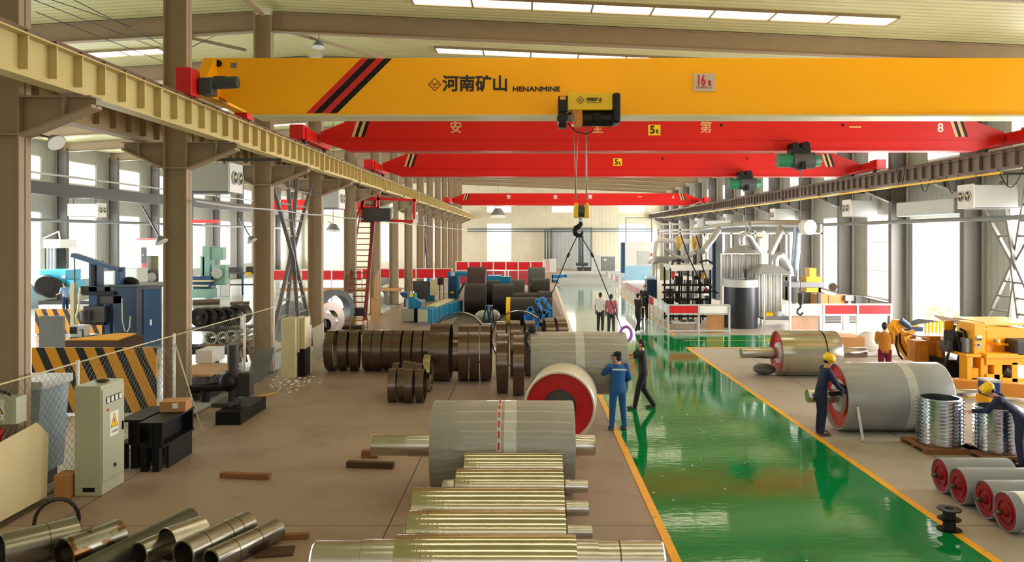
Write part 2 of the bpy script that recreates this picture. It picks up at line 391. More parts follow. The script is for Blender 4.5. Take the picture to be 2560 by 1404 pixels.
# east wall (machines and roller shutter)
E_ops = []
for c in bays:
    E_ops.append((c-1.35, c+1.35, 7.65, 9.0))
    if abs(c-33.3) < .1: E_ops.append((31.0, 35.6, -.01, 5.3))
    else: E_ops.append((c-1.45, c+1.45, 1.1, 5.4))
wall('wall_east', 'x', XW, .2, -6, YE, lambda u: zr(XW), E_ops, m_wall)
W_ops = []
for c in bays: W_ops += [(c-1.6, c+1.6, 7.7, 9.2), (c-1.6, c+1.6, 1.4, 5.8)]
wall('wall_west', 'x', XLW-.2, .2, -6, YE, lambda u: zr(XLW), W_ops, m_wall)
N_ops = [(-5.2, -1.9, .9, 6.0), (12.3, 15.8, .9, 6.0), (-5.2, -1.9, 7.4, 8.3), (3.4, 6.6, 7.4, 8.3), (12.3, 15.8, 7.4, 8.3),
         (-27.4, -24.2, .9, 6.0), (-19.6, -17.4, .9, 6.0), (-13.6, -11.2, .9, 6.0), (-27.4, -24.2, 7.4, 8.3), (-19.6, -17.4, 7.4, 8.3)]
wall('wall_north', 'y', YE, .2, XLW, XW, lambda u: zr(u), N_ops, m_wallend)
wall('wall_south_unseen', 'y', -6.2, .2, XLW, XW, lambda u: zr(u), [(-4, 14, -.01, 8.6)], m_wallend)  # unseen back wall added to cut light from behind; wide opening lets some in
for o in E_ops:
    if o[0] > 24 and o[3] != 5.3: window('x', XW, o, (2, 2) if o[3] < 6 else (1, 0))
for o in W_ops:
    if o[0] > 40: window('x', XLW-.15, o, (0, 1) if o[3] < 6 else (0, 0))
for o in N_ops: window('y', YE, o, (1, 2) if o[3] < 7 else (2, 0))
# skylight strips with their bars
def skylight(x0, x1, y):
    WN[0] += 1; b = MB(); n = max(2, round((x1-x0)/1.68)); s = (x1-x0)/n
    for i in range(n):
        a, e = x0+i*s+.03, x0+(i+1)*s-.03
        b.prism([(a, zr(a)-.05), (e, zr(e)-.05), (e, zr(e)-.02), (a, zr(a)-.02)], 'y', y-.38, y+.38)
    w = ST('window_%d' % WN[0], b, m_sky)
    f = MB()
    for i in range(n+1):
        a = x0+i*s; f.prism([(a-.03, zr(a)-.08), (a+.03, zr(a)-.08), (a+.03, zr(a)), (a-.03, zr(a))], 'y', y-.4, y+.4)
    for q in (-.42, .38): f.prism([(x0, zr(x0)-.08), (x1, zr(x1)-.08), (x1, zr(x1)), (x0, zr(x0))], 'y', y+q, y+q+.04)
    ST('frame', f, m_rafter, w)
for k in range(-4, 13): skylight(-3.3, 10.6, 22.2+6*k)
for k in range(9):
    skylight(-17.5, -13.2, 28+6*k)
# door 1: roller shutter, rolled up; door 2: closed sheet door in the north wall
d = bpy.data.objects.new('door_1', None); C.objects.link(d); d['kind'] = 'structure'
P(d, 'shutter_box', MB().box(17.2, 17.95, 30.9, 35.7, 5.2, 5.85), m_lgrey, .05)
P(d, 'shutter_edge', MB().box(17.75, 17.85, 31.1, 35.5, 4.95, 5.25), m_white)
P(d, 'guide', MB().box(17.9, 18.1, 30.9, 31.05, 0, 5.3).box(17.9, 18.1, 35.55, 35.7, 0, 5.3), m_grey)
d = bpy.data.objects.new('door_2', None); C.objects.link(d); d['kind'] = 'structure'
P(d, 'door_leaf', MB().box(3.5, 8.6, YE-.12, YE-.02, 0, 5.2), ribbed('door_sheet', (164, 170, 172), 'X', .5, .4))
P(d, 'door_frame', MB().box(3.3, 3.5, YE-.16, YE, 0, 5.4).box(8.6, 8.8, YE-.16, YE, 0, 5.4).box(3.3, 8.8, YE-.16, YE, 5.2, 5.4), m_grey)

# ---------------------------------------------------------------- steel frame: columns, brackets, rafters
def hcol(x, y, z0, z1, m, label, w=.55, fl=.3, brk=()):
    t = thing('steel_column', label, 'column', (x, y, 0)); t['kind'] = 'thing'
    b = MB(); b.box(x-w/2, x-w/2+.025, y-fl/2, y+fl/2, z0, z1).box(x+w/2-.025, x+w/2, y-fl/2, y+fl/2, z0, z1).box(x-w/2, x+w/2, y-.01, y+.01, z0, z1)
    b.box(x-w/2, x+w/2, y-fl/2+.02, y+fl/2-.02, 5.9, 5.93)
    P(t, 'shaft', b, m)
    P(t, 'base_plate', MB().box(x-w/2-.1, x+w/2+.1, y-fl/2-.1, y+fl/2+.1, 0, .03), m_dgrey)
    for s, L in brk:
        q = MB(); xe = x+s*w/2; xo = xe+s*L
        q.box(min(xe, xo), max(xe, xo), y-.15, y+.15, 6.5, 6.53)
        q.prism([(xe, 5.9), (xe, 6.5), (xo, 6.5), (xo, 6.36)], 'y', y-.012, y+.012)
        q.prism([(xe, 5.88), (xe, 5.93), (xo, 6.39), (xo, 6.34)], 'y', y-.15, y+.15)
        for xx in (xe+s*(L*.6),): q.box(xx-.012, xx+.012, y-.14, y+.14, 6.2, 6.5)
        P(t, 'bracket', q, m)
    return t
for k in range(15):
    y = 12.3+6*k
    hcol(XL, y, 0, zr(XL)-.1, m_column, 'tan steel column between the two bays, %s of that row from the viewer' % ORD[k], brk=((1, 1.15), (-1, 1.0)))
m_colr = mat('column_grey', (104, 100, 95), .55)
for k in range(12):
    y = 30.3+6*k
    hcol(XR, y, 0, zr(XR)-.5, m_colr, 'grey steel column along the shutter wall, %s from the viewer' % ORD[k], w=.7, fl=.32, brk=((-1, 1.1),))
for k in range(9):
    y = 48.3+6*k
    hcol(XLW+.47, y, 0, zr(XLW)-.3, m_colr, 'grey column on the window wall of the side bay, %s from the viewer' % ORD[k], w=.6, fl=.3)
def rafter(x0, x1, y, label):
    t = thing('roof_rafter', label, 'rafter', (x0, y, zr(x0)-.6)); t['kind'] = 'thing'
    a, e = zr(x0)-.02, zr(x1)-.02
    b = MB().prism([(x0, a-.62), (x1, e-.55), (x1, e), (x0, a)], 'y', y-.012, y+.012)
    b.prism([(x0, a-.62), (x1, e-.55), (x1, e-.52), (x0, a-.59)], 'y', y-.13, y+.13)
    b.prism([(x0, a-.03), (x1, e-.03), (x1, e), (x0, a)], 'y', y-.13, y+.13)
    P(t, 'beam', b, m_rafter)
    n = int(abs(x1-x0)/2.6)
    for i in range(1, n):
        x = x0+(x1-x0)*i/n
        P(t, 'fly_brace', MB().bar((x, y, zr(x)-.58), (x+.05, y+.75, zr(x)-.06), .05, .05), m_rafter)
for k in range(14):
    rafter(XL+.28, XR, 18.3+6*k, 'brown roof rafter over the crane hall, %s from the viewer' % ORD[k])
for k in range(12):
    rafter(XL-.28, XLW+.2, 24.3+6*k, 'brown roof rafter over the side bay, %s from the viewer' % ORD[k])
# roof tie rods and a diagonal brace near the ridge column
i = 0
for p, q in (((85, 0), (470, 150)), ((130, 0), (475, 115)), ((185, 0), (520, 170)), ((90, 30), (500, 190)), ((470, 122), (545, 85))):
    S('tie_rod', MB().tube([W(*p, 21.0), W(*q, 27.5)], .013, 6), m_dgrey, 'thin dark roof tie rod, %s of the five strung over the side bay' % ORD[i], 'rod', tuple(W(*p, 21.0)), 'roof tie rods'); i += 1
S('roof_brace', MB().bar((-7.9, 24.5, 10.9), (-4.6, 29.5, 10.9), .09, .09), m_rafter, 'slanting brace running from the ridge column under the ceiling', 'brace', (-7.9, 24.5, 10.9))
S('ridge_brace', MB().bar((-8.9, 24.4, 10.2), (-11.4, 24.4, 10.75), .1, .1).bar((-8.2, 23.9, 11.2), (-8.2, 20.0, 11.2), .1, .1), m_rafter, 'angled knee brace at the head of the ridge column', 'brace', (-8.9, 24.4, 10.2))

# ---------------------------------------------------------------- crane runways
def runway(x, y0, y1, zb, m, label, cat='beam', rail=True, face=1):
    t = thing('runway_beam', label, cat, (x, y0, zb)); t['kind'] = 'thing'
    b = MB().box(x-.008, x+.008, y0, y1, zb+.02, zb+.6).box(x-.15, x+.15, y0, y1, zb, zb+.025).box(x-.17, x+.17, y0, y1, zb+.6, zb+.625)
    y = y0+.3; n = 0
    while y < y1:
        w = .03 if n % 9 else .09
        b.box(x-.14, x+.14, y-w/2, y+w/2, zb+.12 if n % 9 else zb+.02, zb+.6); y += .667; n += 1
    P(t, 'girder', b, m)
    if rail:
        r = MB().box(x-.035, x+.035, y0, y1, zb+.66, zb+.74).box(x-.06, x+.06, y0, y1, zb+.625, zb+.66)
        P(t, 'rail', r, m_rail)
        c = MB(); y = y0+.3
        while y < min(y1, 60): c.box(x-.16, x+.16, y-.05, y+.05, zb+.625, zb+.67); y += .667
        P(t, 'rail_clip', c, m_rail, kind='stuff')
    return t
ZB = 6.55
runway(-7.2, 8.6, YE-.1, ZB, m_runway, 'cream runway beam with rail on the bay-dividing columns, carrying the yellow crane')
runway(-9.15, 8.6, YE-.1, ZB+.0, m_rafter, 'brown runway beam on the side-bay face of the dividing columns')  # painted rafter brown; the hall-side beam is cream
runway(16.4, 12.6, YE-.1, ZB, m_runwayr, 'grey ribbed runway beam with rail along the shutter wall')
b = MB().box(XLW+.95, XLW+1.25, 20, YE-.1, 6.75, 7.5)
S('side_runway_beam', b, m_dgrey, 'long dark box beam running in front of the side-bay windows', 'beam', (XLW+1.1, 20, 6.75))
bpy.context.scene.objects['side_runway_beam']['kind'] = 'thing'
S('busbar', MB().box(16.0, 16.06, 26, 90, 6.42, 6.48).box(16.12, 16.16, 26, 90, 6.42, 6.46), m_signy, 'thin yellow conductor bar under the wall-side runway beam', 'conductor bar', (16, 26, 6.42))
S('cable_conduit', MB().tube([(17.0, 20, 4.95), (17.0, 60, 4.95), (17.0, 98, 4.95)], .09, 10), m_grey, 'grey conduit pipe along the shutter wall at door-head height', 'pipe', (17, 20, 4.95))
S('service_cable', MB().tube([(-7.75, 18+2.4*i, 5.12-.05*math.sin(i*PI/2.5)**2) for i in range(34)], .025, 6), m_lgrey, 'pale service cable slung along the dividing columns', 'cable', (-7.75, 18, 5))

# ---------------------------------------------------------------- overhead cranes
def crane_common(t, Y, m, x0, x1, L, z=ZB+.74):
    for xx, nm in ((x0, -1), (x1, 1)):
        ec = P(t, 'end_carriage', MB().box(xx-.16, xx+.16, Y-L, Y+L, z+.1, z+.5), m, .02)
        for yy in (Y-L+.25, Y+L-.25):
            P(ec, 'wheel', MB().cyl((xx-.06, yy, z+.13), (xx+.06, yy, z+.13), .13, seg=20), m_castiron)
def red_crane(Y, name, label, numeral, letters, five=None, x0=-7.2, x1=16.4, z0=7.2, z1=8.3, m=m_red, num_px=None):
    t = thing('overhead_crane', label, 'crane', ((x0+x1)/2, Y, z0))
    a, e = x0+.25, x1-.25
    b = MB().prism([(a, z0+.3), (a+.9, z0), (e-.9, z0), (e, z0+.3), (e, z0+.62), (e-1.3, z1), (a+1.2, z1), (a, z0+.62)], 'y', Y-.25, Y+.25)
    g = P(t, 'girder', b, m)
    P(t, 'lower_flange', MB().box(a+.9, e-.9, Y-.3, Y+.3, z0-.02, z0+.03), m)
    P(t, 'side_rib', MB().box(a+.5, e-.5, Y-.28, Y-.24, z0+.34, z0+.37), m)
    crane_common(t, Y, m, x0, x1, 1.5, ZB+.74)
    for s in (-1, 1):
        P(t, 'carriage_box', MB().box(x0-.35 if s < 0 else x1-.1, x0+.1 if s < 0 else x1+.35, Y-1.7, Y-.9, ZB+.86, ZB+1.32), m_redbox, .02)
    f = Y-.255
    for k, (xs, sh) in enumerate(((a+1.15, .2), (e-1.75, -.2))):
        for j, mm in ((0, m_letter), (1, m_black), (2, m_letter), (3, m_black)):
            w = .11; o = xs+j*w
            P(g, 'stripe', MB().prism([(o-sh*.5, z0+.45), (o+w-sh*.5, z0+.45), (o+w+sh*.5, z1-.04), (o+sh*.5, z1-.04)], 'y', f-.004, f), mm)
    for ch, x in letters: text(g, 'lettering', ch, (x, f, z0+.62), .42, m_letter if Y < 60 else m_white, bold=.008)
    if numeral: text(g, 'numeral', numeral[0], (numeral[1], f, z0+.62), .42, m_white, bold=.006)
    if five is not None:
        lp = P(t, 'load_plate', MB().box(five, five+.42, f-.012, f, z0+.5, z0+.86), m_signy)
        text(lp, 'load_mark', '5', (five+.06, f-.014, z0+.57), .36, m_ink, bold=.012); text(lp, 'load_mark', 't', (five+.27, f-.014, z0+.57), .24, m_ink, bold=.008)
    for xx in ((a+e)/2+2.0, (a+e)/2+6.1):
        if five is not None: P(t, 'port', MB().cyl((xx, f-.004, z0+.85), (xx, f+.01, z0+.85), .05, seg=14), m_black)
    return t
D2, D3, D5 = 26.2, 37.4, 72.
red_crane(D2, 'c', 'long red bridge crane with a white 8 and gold characters, directly behind the yellow one', ('8', WX(2343, D2-.25)),
          [('安', WX(1124, D2-.25)), ('全', WX(1478, D2-.25)), ('第', WX(1749, D2-.25)), ('一', WX(2122, D2-.25))], WX(1620, D2-.25))
red_crane(D3, 'c', 'orange-red bridge crane between the numbered red crane and the far one', ('10', WX(2031, D3-.25)), [], WX(1533, D3-.25))
red_crane(D5, 'c', 'bright red bridge crane farthest down the hall, with white characters and a 4', ('4', WX(1680, D5-.25)),
          [('安', WX(1266, D5-.25)), ('全', WX(1383, D5-.25)), ('第', WX(1470, D5-.25)), ('一', WX(1594, D5-.25))])
t = red_crane(84, 'c', 'orange-red bridge crane spanning the side bay beyond the dividing columns', None, [], None, x0=XLW+1.1, x1=-9.15)
# the yellow crane
DY = 17.9; fy = DY-.3
t = thing('overhead_crane', 'huge yellow box-girder bridge crane with black characters and red and black stripes', 'crane', (4.6, DY, 6.9))
z0, z1 = WZ(287, fy), WZ(145, fy); a, e = WX(506, fy), 16.6
b = MB().prism([(a, z0+.62), (a+1.15, z0), (e-1.2, z0), (e, z0+.62), (e, z1), (a, z1)], 'y', DY-.3, DY+.3)
g = P(t, 'girder', b, m_yellow, .012)
P(t, 'lower_flange', MB().box(a+1.15, e-1.2, DY-.36, DY+.36, z0-.045, z0), mat('flange_cream', (206, 196, 150), .45))
# end carriage: yellow trough running along the rail with a flared side plate
for xx in (-7.2, 16.4):
    q = MB().box(xx-.15, xx+.15, DY-1.75, DY+1.85, ZB+.86, ZB+1.14)
    q.prism([(DY-1.0, ZB+1.14), (DY+1.2, ZB+1.14), (DY+.45, z1-.05), (DY-.45, z1-.05)], 'x', xx-.13, xx+.12)
    P(t, 'end_carriage', q, m_yellow, .01)
    for yy, mm in ((DY-1.55, m_redbox), (DY+1.7, m_redbox)):
        P(t, 'wheel_housing', MB().box(xx-.17, xx+.17, yy-.22, yy+.22, ZB+.72, ZB+1.3), mm, .02)
        P(t, 'wheel', MB().cyl((xx-.05, yy+.05, ZB+.88), (xx+.05, yy+.05, ZB+.88), .14, seg=20), m_castiron)
q = P(t, 'drive_motor', MB().cyl((-6.85, DY-1.35, WZ(205, 16.4)), (-6.2, DY-1.35, WZ(202, 16.4)), .13, seg=24).box(-7.0, -6.72, DY-1.5, DY-1.15, WZ(235, 16.4), WZ(193, 16.4)), mat('motor_slate', (56, 66, 72), .4), .02)
P(t, 'motor_terminal', MB().box(-6.7, -6.45, DY-1.45, DY-1.25, WZ(195, 16.4), WZ(188, 16.4)), m_dgrey, .01)
ff = fy-.002
for j, mm in enumerate((m_redbox, m_black, m_redbox, m_black)):
    w = (WX(842, fy)-WX(766, fy))/4*1.02; o0 = WX(766, fy)+j*w; dx = WX(903, fy)-WX(766, fy)
    P(g, 'stripe', MB().prism([(o0, z0+.04), (o0+w*.98, z0+.04), (o0+w*.98+dx, z1-.01), (o0+dx, z1-.01)], 'y', ff-.004, ff+.001), mm)
def diamond(t, cx, cz, r, y, m, w=.016):
    b = MB(); p = [(cx-r, cz), (cx, cz+r), (cx+r, cz), (cx, cz-r)]
    for i in range(4):
        q, s = p[i], p[(i+1) % 4]; b.bar((q[0], y, q[1]), (s[0], y, s[1]), .006, w, (0, 0, 1)) if False else b.bar((q[0], y, q[1]), (s[0], y, s[1]), w, .006, (0, 1, 0))
    for q, s in (((cx-.5*r, cz+.45*r), (cx, cz)), ((cx+.5*r, cz+.45*r), (cx, cz)), ((cx, cz), (cx, cz-.5*r)), ((cx-.8*r, cz), (cx+.8*r, cz)), ((cx-.4*r, cz-.5*r), (cx+.4*r, cz-.5*r))):
        b.bar((q[0], y, q[1]), (s[0], y, s[1]), w*.7, .006, (0, 1, 0))
    return P(t, 'emblem', b, m)
diamond(g, WX(1087, fy), WZ(211, fy), .145, ff, mat('ink_brown', (90, 24, 10), .5))
text(g, 'lettering', '河南矿山', (WX(1106, fy), ff, WZ(224, fy)), .385, m_ink, bold=.011, sx=.98)
text(g, 'lettering', 'HENANMINE', (WX(1281, fy), ff, WZ(228, fy)), .155, m_ink, bold=.005, sx=1.22)
lp = P(t, 'load_plate', MB().box(WX(1733, fy), WX(1787, fy), ff-.012, ff, WZ(228, fy), WZ(184, fy)), mat('plate_steel', (190, 176, 160), .3, .5))
text(lp, 'load_mark', '16', (WX(1741, fy), ff-.014, WZ(213, fy)), .33, m_inkred, bold=.01, sx=.62); text(lp, 'load_mark', 't', (WX(1770, fy), ff-.014, WZ(213, fy)), .2, m_inkred, bold=.01)
text(lp, 'load_mark', '河南矿山', (WX(1740, fy), ff-.014, WZ(221, fy)), .055, m_inkred, sx=1.7)
P(t, 'maker_plate', MB().box(WX(577, fy), WX(592, fy), ff-.008, ff, WZ(170, fy), WZ(157, fy)), m_grey)
P(t, 'port', MB().cyl((WX(547, fy), ff-.03, WZ(159, fy)), (WX(547, fy), ff, WZ(159, fy)), .075, seg=20), m_black)
for px in (1646, 1876): P(t, 'lifting_lug', MB().bar((WX(px, fy), DY, z1), (WX(px+6, fy), DY-.33, z1-.1), .02, .03), m_yellow)
# hoist trolley on the yellow crane
hy = 17.0
t = thing('hoist_trolley', 'black and yellow rope hoist hanging from the yellow crane girder', 'hoist', (WX(1470, hy), hy, 7.0))
hs = P(t, 'housing', MB().box(WX(1418, hy), WX(1530, hy), hy-.15, hy+.35, WZ(277, hy), WZ(234, hy)), m_hoisty, .015)
hf = hy-.15-.002
diamond(hs, WX(1450, hy), WZ(253, hy), .085, hf, m_ink, .008)
text(hs, 'lettering', '河南矿山', (WX(1464, hy), hf, WZ(255, hy)), .085, m_ink, bold=.003, sx=1.05)
text(hs, 'lettering', 'HENANMINE', (WX(1464, hy), hf, WZ(260, hy)), .03, m_ink, sx=1.9)
cb = P(t, 'control_box', MB().box(WX(1395, hy), WX(1418, hy), hy-.2, hy+.3, WZ(283, hy), WZ(243, hy)), m_hoistblk, .02)
P(cb, 'badge', MB().box(WX(1399, hy), WX(1413, hy), hy-.21, hy-.2, WZ(253, hy), WZ(245, hy)), m_orange)
P(t, 'end_motor', MB().cyl((WX(1405, hy), hy-.28, WZ(299, hy)), (WX(1405, hy), hy+.25, WZ(299, hy)), .12, seg=24).box(WX(1396, hy), WX(1416, hy), hy-.1, hy+.2, WZ(320, hy), WZ(280, hy)), m_hoistblk, .015)
P(t, 'gear_case', MB().box(WX(1530, hy), WX(1549, hy), hy-.22, hy+.35, WZ(310, hy), WZ(235, hy)), m_hoistblk, .05)
P(t, 'drum', MB().cyl((WX(1455, hy), hy+.05, WZ(296, hy)), (WX(1530, hy), hy+.05, WZ(296, hy)), .17, seg=28), m_hoistblk)
P(t, 'rope_guide', MB().box(WX(1480, hy), WX(1500, hy), hy-.16, hy+.1, WZ(305, hy), WZ(284, hy)), m_black, .02)
P(t, 'side_plate', MB().prism([(WX(1429, hy), WZ(277, hy)), (WX(1455, hy), WZ(277, hy)), (WX(1455, hy), WZ(314, hy)), (WX(1439, hy), WZ(314, hy))], 'y', hy-.14, hy+.3), mat('plate_ochre', (196, 122, 20), .45))
P(t, 'lamp', MB().sph((WX(1430, hy), hy-.1, WZ(315, hy)), .03), m_white)
P(t, 'cable', MB().tube([W(1420, 308, hy-.1), W(1438, 328, hy-.1), W(1465, 335, hy-.1), W(1482, 328, hy-.1), W(1484, 318, hy-.1)], .012, 6).tube([W(1513, 297, hy-.2), W(1520, 312, hy-.2), W(1528, 325, hy-.2), W(1534, 312, hy-.2)], .01, 6), m_black)
P(t, 'suspension', MB().box(WX(1420, hy), WX(1440, hy), hy+.3, DY+.45, WZ(282, hy), WZ(276, hy)).box(WX(1510, hy), WX(1530, hy), hy+.3, DY+.45, WZ(282, hy), WZ(276, hy)), m_hoistblk)
# hook block
hk = thing('hook_block', 'yellow-cheeked hook block hanging on the wire ropes, slings on its black hook', 'crane hook', (WX(1452, 17.6), 17.6, WZ(590, 17.6)))
d = 17.6
for px, top in ((1434, 318), (1446, 318), (1466, 318)):
    x1 = 1441 if px < 1450 else 1466
    P(hk, 'wire_rope', MB().tube([W(px, top, 17.1), W(x1 if px != 1446 else 1437, 500, d)], .010 if px != 1466 else .016, 6), m_cord)
for px in (1439, 1466):
    P(hk, 'cheek', MB().prism([(WX(px-6, d), WZ(545, d)), (WX(px+6, d), WZ(545, d)), (WX(px+5, d), WZ(508, d)), (WX(px-1, d), WZ(506, d)), (WX(px-5, d), WZ(520, d))], 'y', d-.14, d+.14), m_hoisty, .01)
P(hk, 'sheave', MB().cyl((WX(1446, d), d, WZ(528, d)), (WX(1460, d), d, WZ(528, d)), .14, seg=28), m_dgrey)
P(hk, 'swivel', MB().cyl((WX(1452, d), d, WZ(532, d)), (WX(1452, d), d, WZ(556, d)), .07, .05), m_lgrey)
pts = [(1452, 552), (1452, 560), (1447, 566), (1440, 570), (1437, 576), (1439, 584), (1445, 588), (1452, 588), (1456, 582), (1457, 575)]
P(hk, 'hook', MB().tube([W(x, y, d) for x, y in pts], [.05, .055, .06, .065, .065, .06, .055, .045, .03, .012], 12), m_black)
P(hk, 'sling_leg', MB().tube([W(1445, 586, d), W(1420, 637, 17.75), W(1385, 722, 17.85), W(1338, 812, 17.9)], .012, 6), m_rubber)
P(hk, 'sling_leg', MB().tube([W(1450, 586, d), W(1481, 637, 17.75), W(1520, 735, 17.85), W(1556, 826, 17.9)], .012, 6), m_rubber)
P(hk, 'shackle', MB().tube([W(1418, 642, 17.72), W(1424, 632, 17.72)], .03, 8), m_rubber)
P(hk, 'shackle', MB().tube([W(1478, 632, 17.72), W(1483, 642, 17.72)], .03, 8), m_rubber)
# electric hoists on the red cranes
def hoist(px, py, D, s, label, hang=None):
    t = thing('electric_hoist', label, 'hoist', (WX(px, D), D, WZ(py, D)))
    x, z = WX(px, D), WZ(py, D)
    P(t, 'motor', MB().cyl((x-.62*s, D-.1, z), (x-.2*s, D-.1, z), .2*s, seg=24), m_green)
    P(t, 'drum', MB().cyl((x-.2*s, D-.1, z), (x+.42*s, D-.1, z), .24*s, seg=24), m_dgrey if s > 1.05 else m_green)
    P(t, 'end_cap', MB().cyl((x+.42*s, D-.1, z), (x+.62*s, D-.1, z), .2*s, .15*s, 24), m_green)
    P(t, 'trolley', MB().box(x-.25*s, x+.3*s, D-.25, D+.25, z+.2*s, z+.38*s).cyl((x-.15*s, D-.28, z+.42*s), (x-.15*s, D+.28, z+.42*s), .1*s).cyl((x+.15*s, D-.28, z+.42*s), (x+.15*s, D+.28, z+.42*s), .12*s), m_black, .01)
    P(t, 'rope_guide', MB().box(x-.02*s, x+.1*s, D-.36*s, D+.1, z-.28*s, z-.05), m_black)
    if hang:
        P(t, 'wire_rope', MB().tube([(x+.05, D-.1, z-.2), (x+.05, D-.1, hang)], .012, 6), m_cord)
        P(t, 'hook', MB().tube([(x+.05, D-.1, hang), (x+.05, D-.1, hang-.12), (x-.05, D-.1, hang-.2), (x-.06, D-.1, hang-.32), (x+.04, D-.1, hang-.38), (x+.13, D-.1, hang-.3)], .035, 8), m_castiron)
        P(t, 'hook_head', MB().cyl((x+.05, D-.1, hang+.35), (x+.05, D-.1, hang-.02), .1, .07), m_castiron)
hoist(1995, 402, 25.7, 1.15, 'dark green electric hoist under the red crane numbered 8', 2.05)
hoist(1860, 460, 36.8, 1.2, 'bright green electric hoist under the middle orange-red crane', 4.35-2.0)
# festoon cable loops on the wall-side runway
for i, (x0, x1, yt, yb, D) in enumerate(((2288, 2358, 395, 468, 25.5), (2110, 2140, 402, 470, 33), (2228, 2268, 420, 482, 29), (2140, 2160, 430, 480, 31))):
    pts = [Vector((16.1, D+(k/10.-.5)*(1.4 if i == 0 else .8), WZ(yt, D)-.3-(WZ(yt, D)-.3-WZ(yb, D))*math.sin(k*PI/10))) for k in range(11)]
    S('festoon_cable', MB().tube(pts, .016, 6), m_rubber, 'black cable loop drooping from the wall-side runway, %s from the viewer' % ORD[(0, 3, 1, 2)[i]], 'cable', tuple(pts[0]), 'festoon cables')
# ================================================================ WALL UNITS, LAMPS
def cooler(x, y, z, sgn, label, L=1.15, grp=None):
    """box unit with two round fans in the end that looks across the hall (sgn: +1 looks to +x, -1 to -x); x is that end"""
    t = thing('fan_heater', label, 'fan heater', (x, y, z)); h = .78
    P(t, 'casing', MB().box(x-sgn*.06, x-sgn*L, y, y+.95, z, z+h), m_lgrey, .02)
    fp = P(t, 'front_panel', MB().box(x, x-sgn*.06, y-.03, y+.98, z-.04, z+h+.04), m_white, .02)
    for k in (.27, .7):
        P(fp, 'fan_ring', MB().ring((x+sgn*.05, y+k, z+h/2), (x-sgn*.0, y+k, z+h/2), .2, .165, 24), m_lgrey)
        q = MB().cyl((x+sgn*.002, y+k, z+h/2), (x+sgn*.006, y+k, z+h/2), .165, seg=24); P(fp, 'duct_mouth', q, m_dgrey)
        f = MB().cyl((x+sgn*.01, y+k, z+h/2), (x+sgn*.04, y+k, z+h/2), .04, seg=12)
        for i in range(3):
            a = i*2*PI/3+.4; f.bar((x+sgn*.025, y+k, z+h/2), (x+sgn*.025, y+k+.15*math.cos(a), z+h/2+.15*math.sin(a)), .09, .01, (sgn, .4, .2))
        P(fp, 'fan', f, m_cream)
    c0, c1 = ((-9.25, -7.1) if x > -12 else (XLW+.9, x)) if sgn > 0 else (16.3, 17.9); ct = 6.56 if x > -12 else 6.76
    P(t, 'hanger', MB().bar((x-sgn*.3, y+.3, z+h), (x-sgn*.3, y+.3, ct-.04), .03, .03).bar((x-sgn*(L-.2), y+.3, z+h), (x-sgn*(L-.2), y+.3, ct-.04), .03, .03).box(c0, c1, y+.26, y+.34, ct-.08, ct), m_dgrey)
    P(t, 'drip_tray', MB().box(x-sgn*.1, x-sgn*(L-.1), y+.1, y+.85, z-.06, z), m_grey)
    return t
for i, (px, D, yt, L) in enumerate(((576, 22, 405, 1.5), (849, 32.5, 470, .95), (975, 44, 506, .75), (1040, 55, 526, .8), (1080, 67, 532, .8), (1113, 80, 543, .8))):
    cooler(WX(px, D), D, WZ(yt, D)-.82, 1, 'pale green-grey fan heater hung along the dividing columns, %s from the viewer' % ORD[i], L)
for i, (px, D, yt) in enumerate(((2432, 27, 460), (2125, 39, 499), (1936, 51, 521), (1815, 62, 535), (1742, 73, 545))):
    cooler(WX(px, D), D, WZ(yt, D)-.8, -1, 'white fan heater hung along the shutter wall, %s from the viewer' % ORD[i], 1.6 if i < 1 else 1.4)
def floodlight(p, label, d=(1, -.6, -.5), s=.3, arm=None, rod=None):
    t = thing('floodlight', label, 'lamp', tuple(p)); p = Vector(p); d = Vector(d).normalized()
    rh_ = P(t, 'reflector_housing', MB().cyl(p, p+d*s*.55, s*.28, s*.62, 20), m_grey)
    P(rh_, 'lens', MB().cyl(p+d*s*.55, p+d*s*.6, s*.58, seg=20), mat('lens_glass', (236, 238, 236), .15, 0, (1, .02)))
    if rod: P(t, 'drop_rod', MB().tube([p, (p.x, p.y, rod)], .015, 6), m_dgrey)
    P(t, 'arm', MB().bar(p, arm if arm else p+Vector((-.3, 0, .15)), .03, .03), m_dgrey)
floodlight((-8.02+.25, 12.6, WZ(345, 12.6)), 'boxy floodlight on a short arm on the first tan column', (.7, -.35, -.65), .24, (-8.03, 12.4, WZ(335, 12.6)))
floodlight(W(398, 592, 17.6), 'grey bell floodlight hanging on a long arm before the second column', (.5, -.1, -.85), .24, W(355, 515, 18.4))
floodlight(W(625, 592, 23.6), 'grey bell floodlight hanging on a long arm before the third column', (.5, -.1, -.85), .26, W(598, 545, 24.2))
floodlight(W(797, 112, 25.5)+Vector((0, 0, .12)), 'round high-bay lamp under the hall ceiling beside the ridge column', (0, -.1, -1), .36, rod=zr(-6.8)-.06)
floodlight(W(1245, 522, 76), 'broad high-bay lamp hanging below the far red crane', (0, -.15, -1), 1.3, rod=zr(-2.8)-.06)
floodlight(W(833, 560, 40), 'dark square lamp hanging in the side bay behind the fourth column', (0, -.1, -.9), .6, rod=zr(WX(833, 40))-.03)

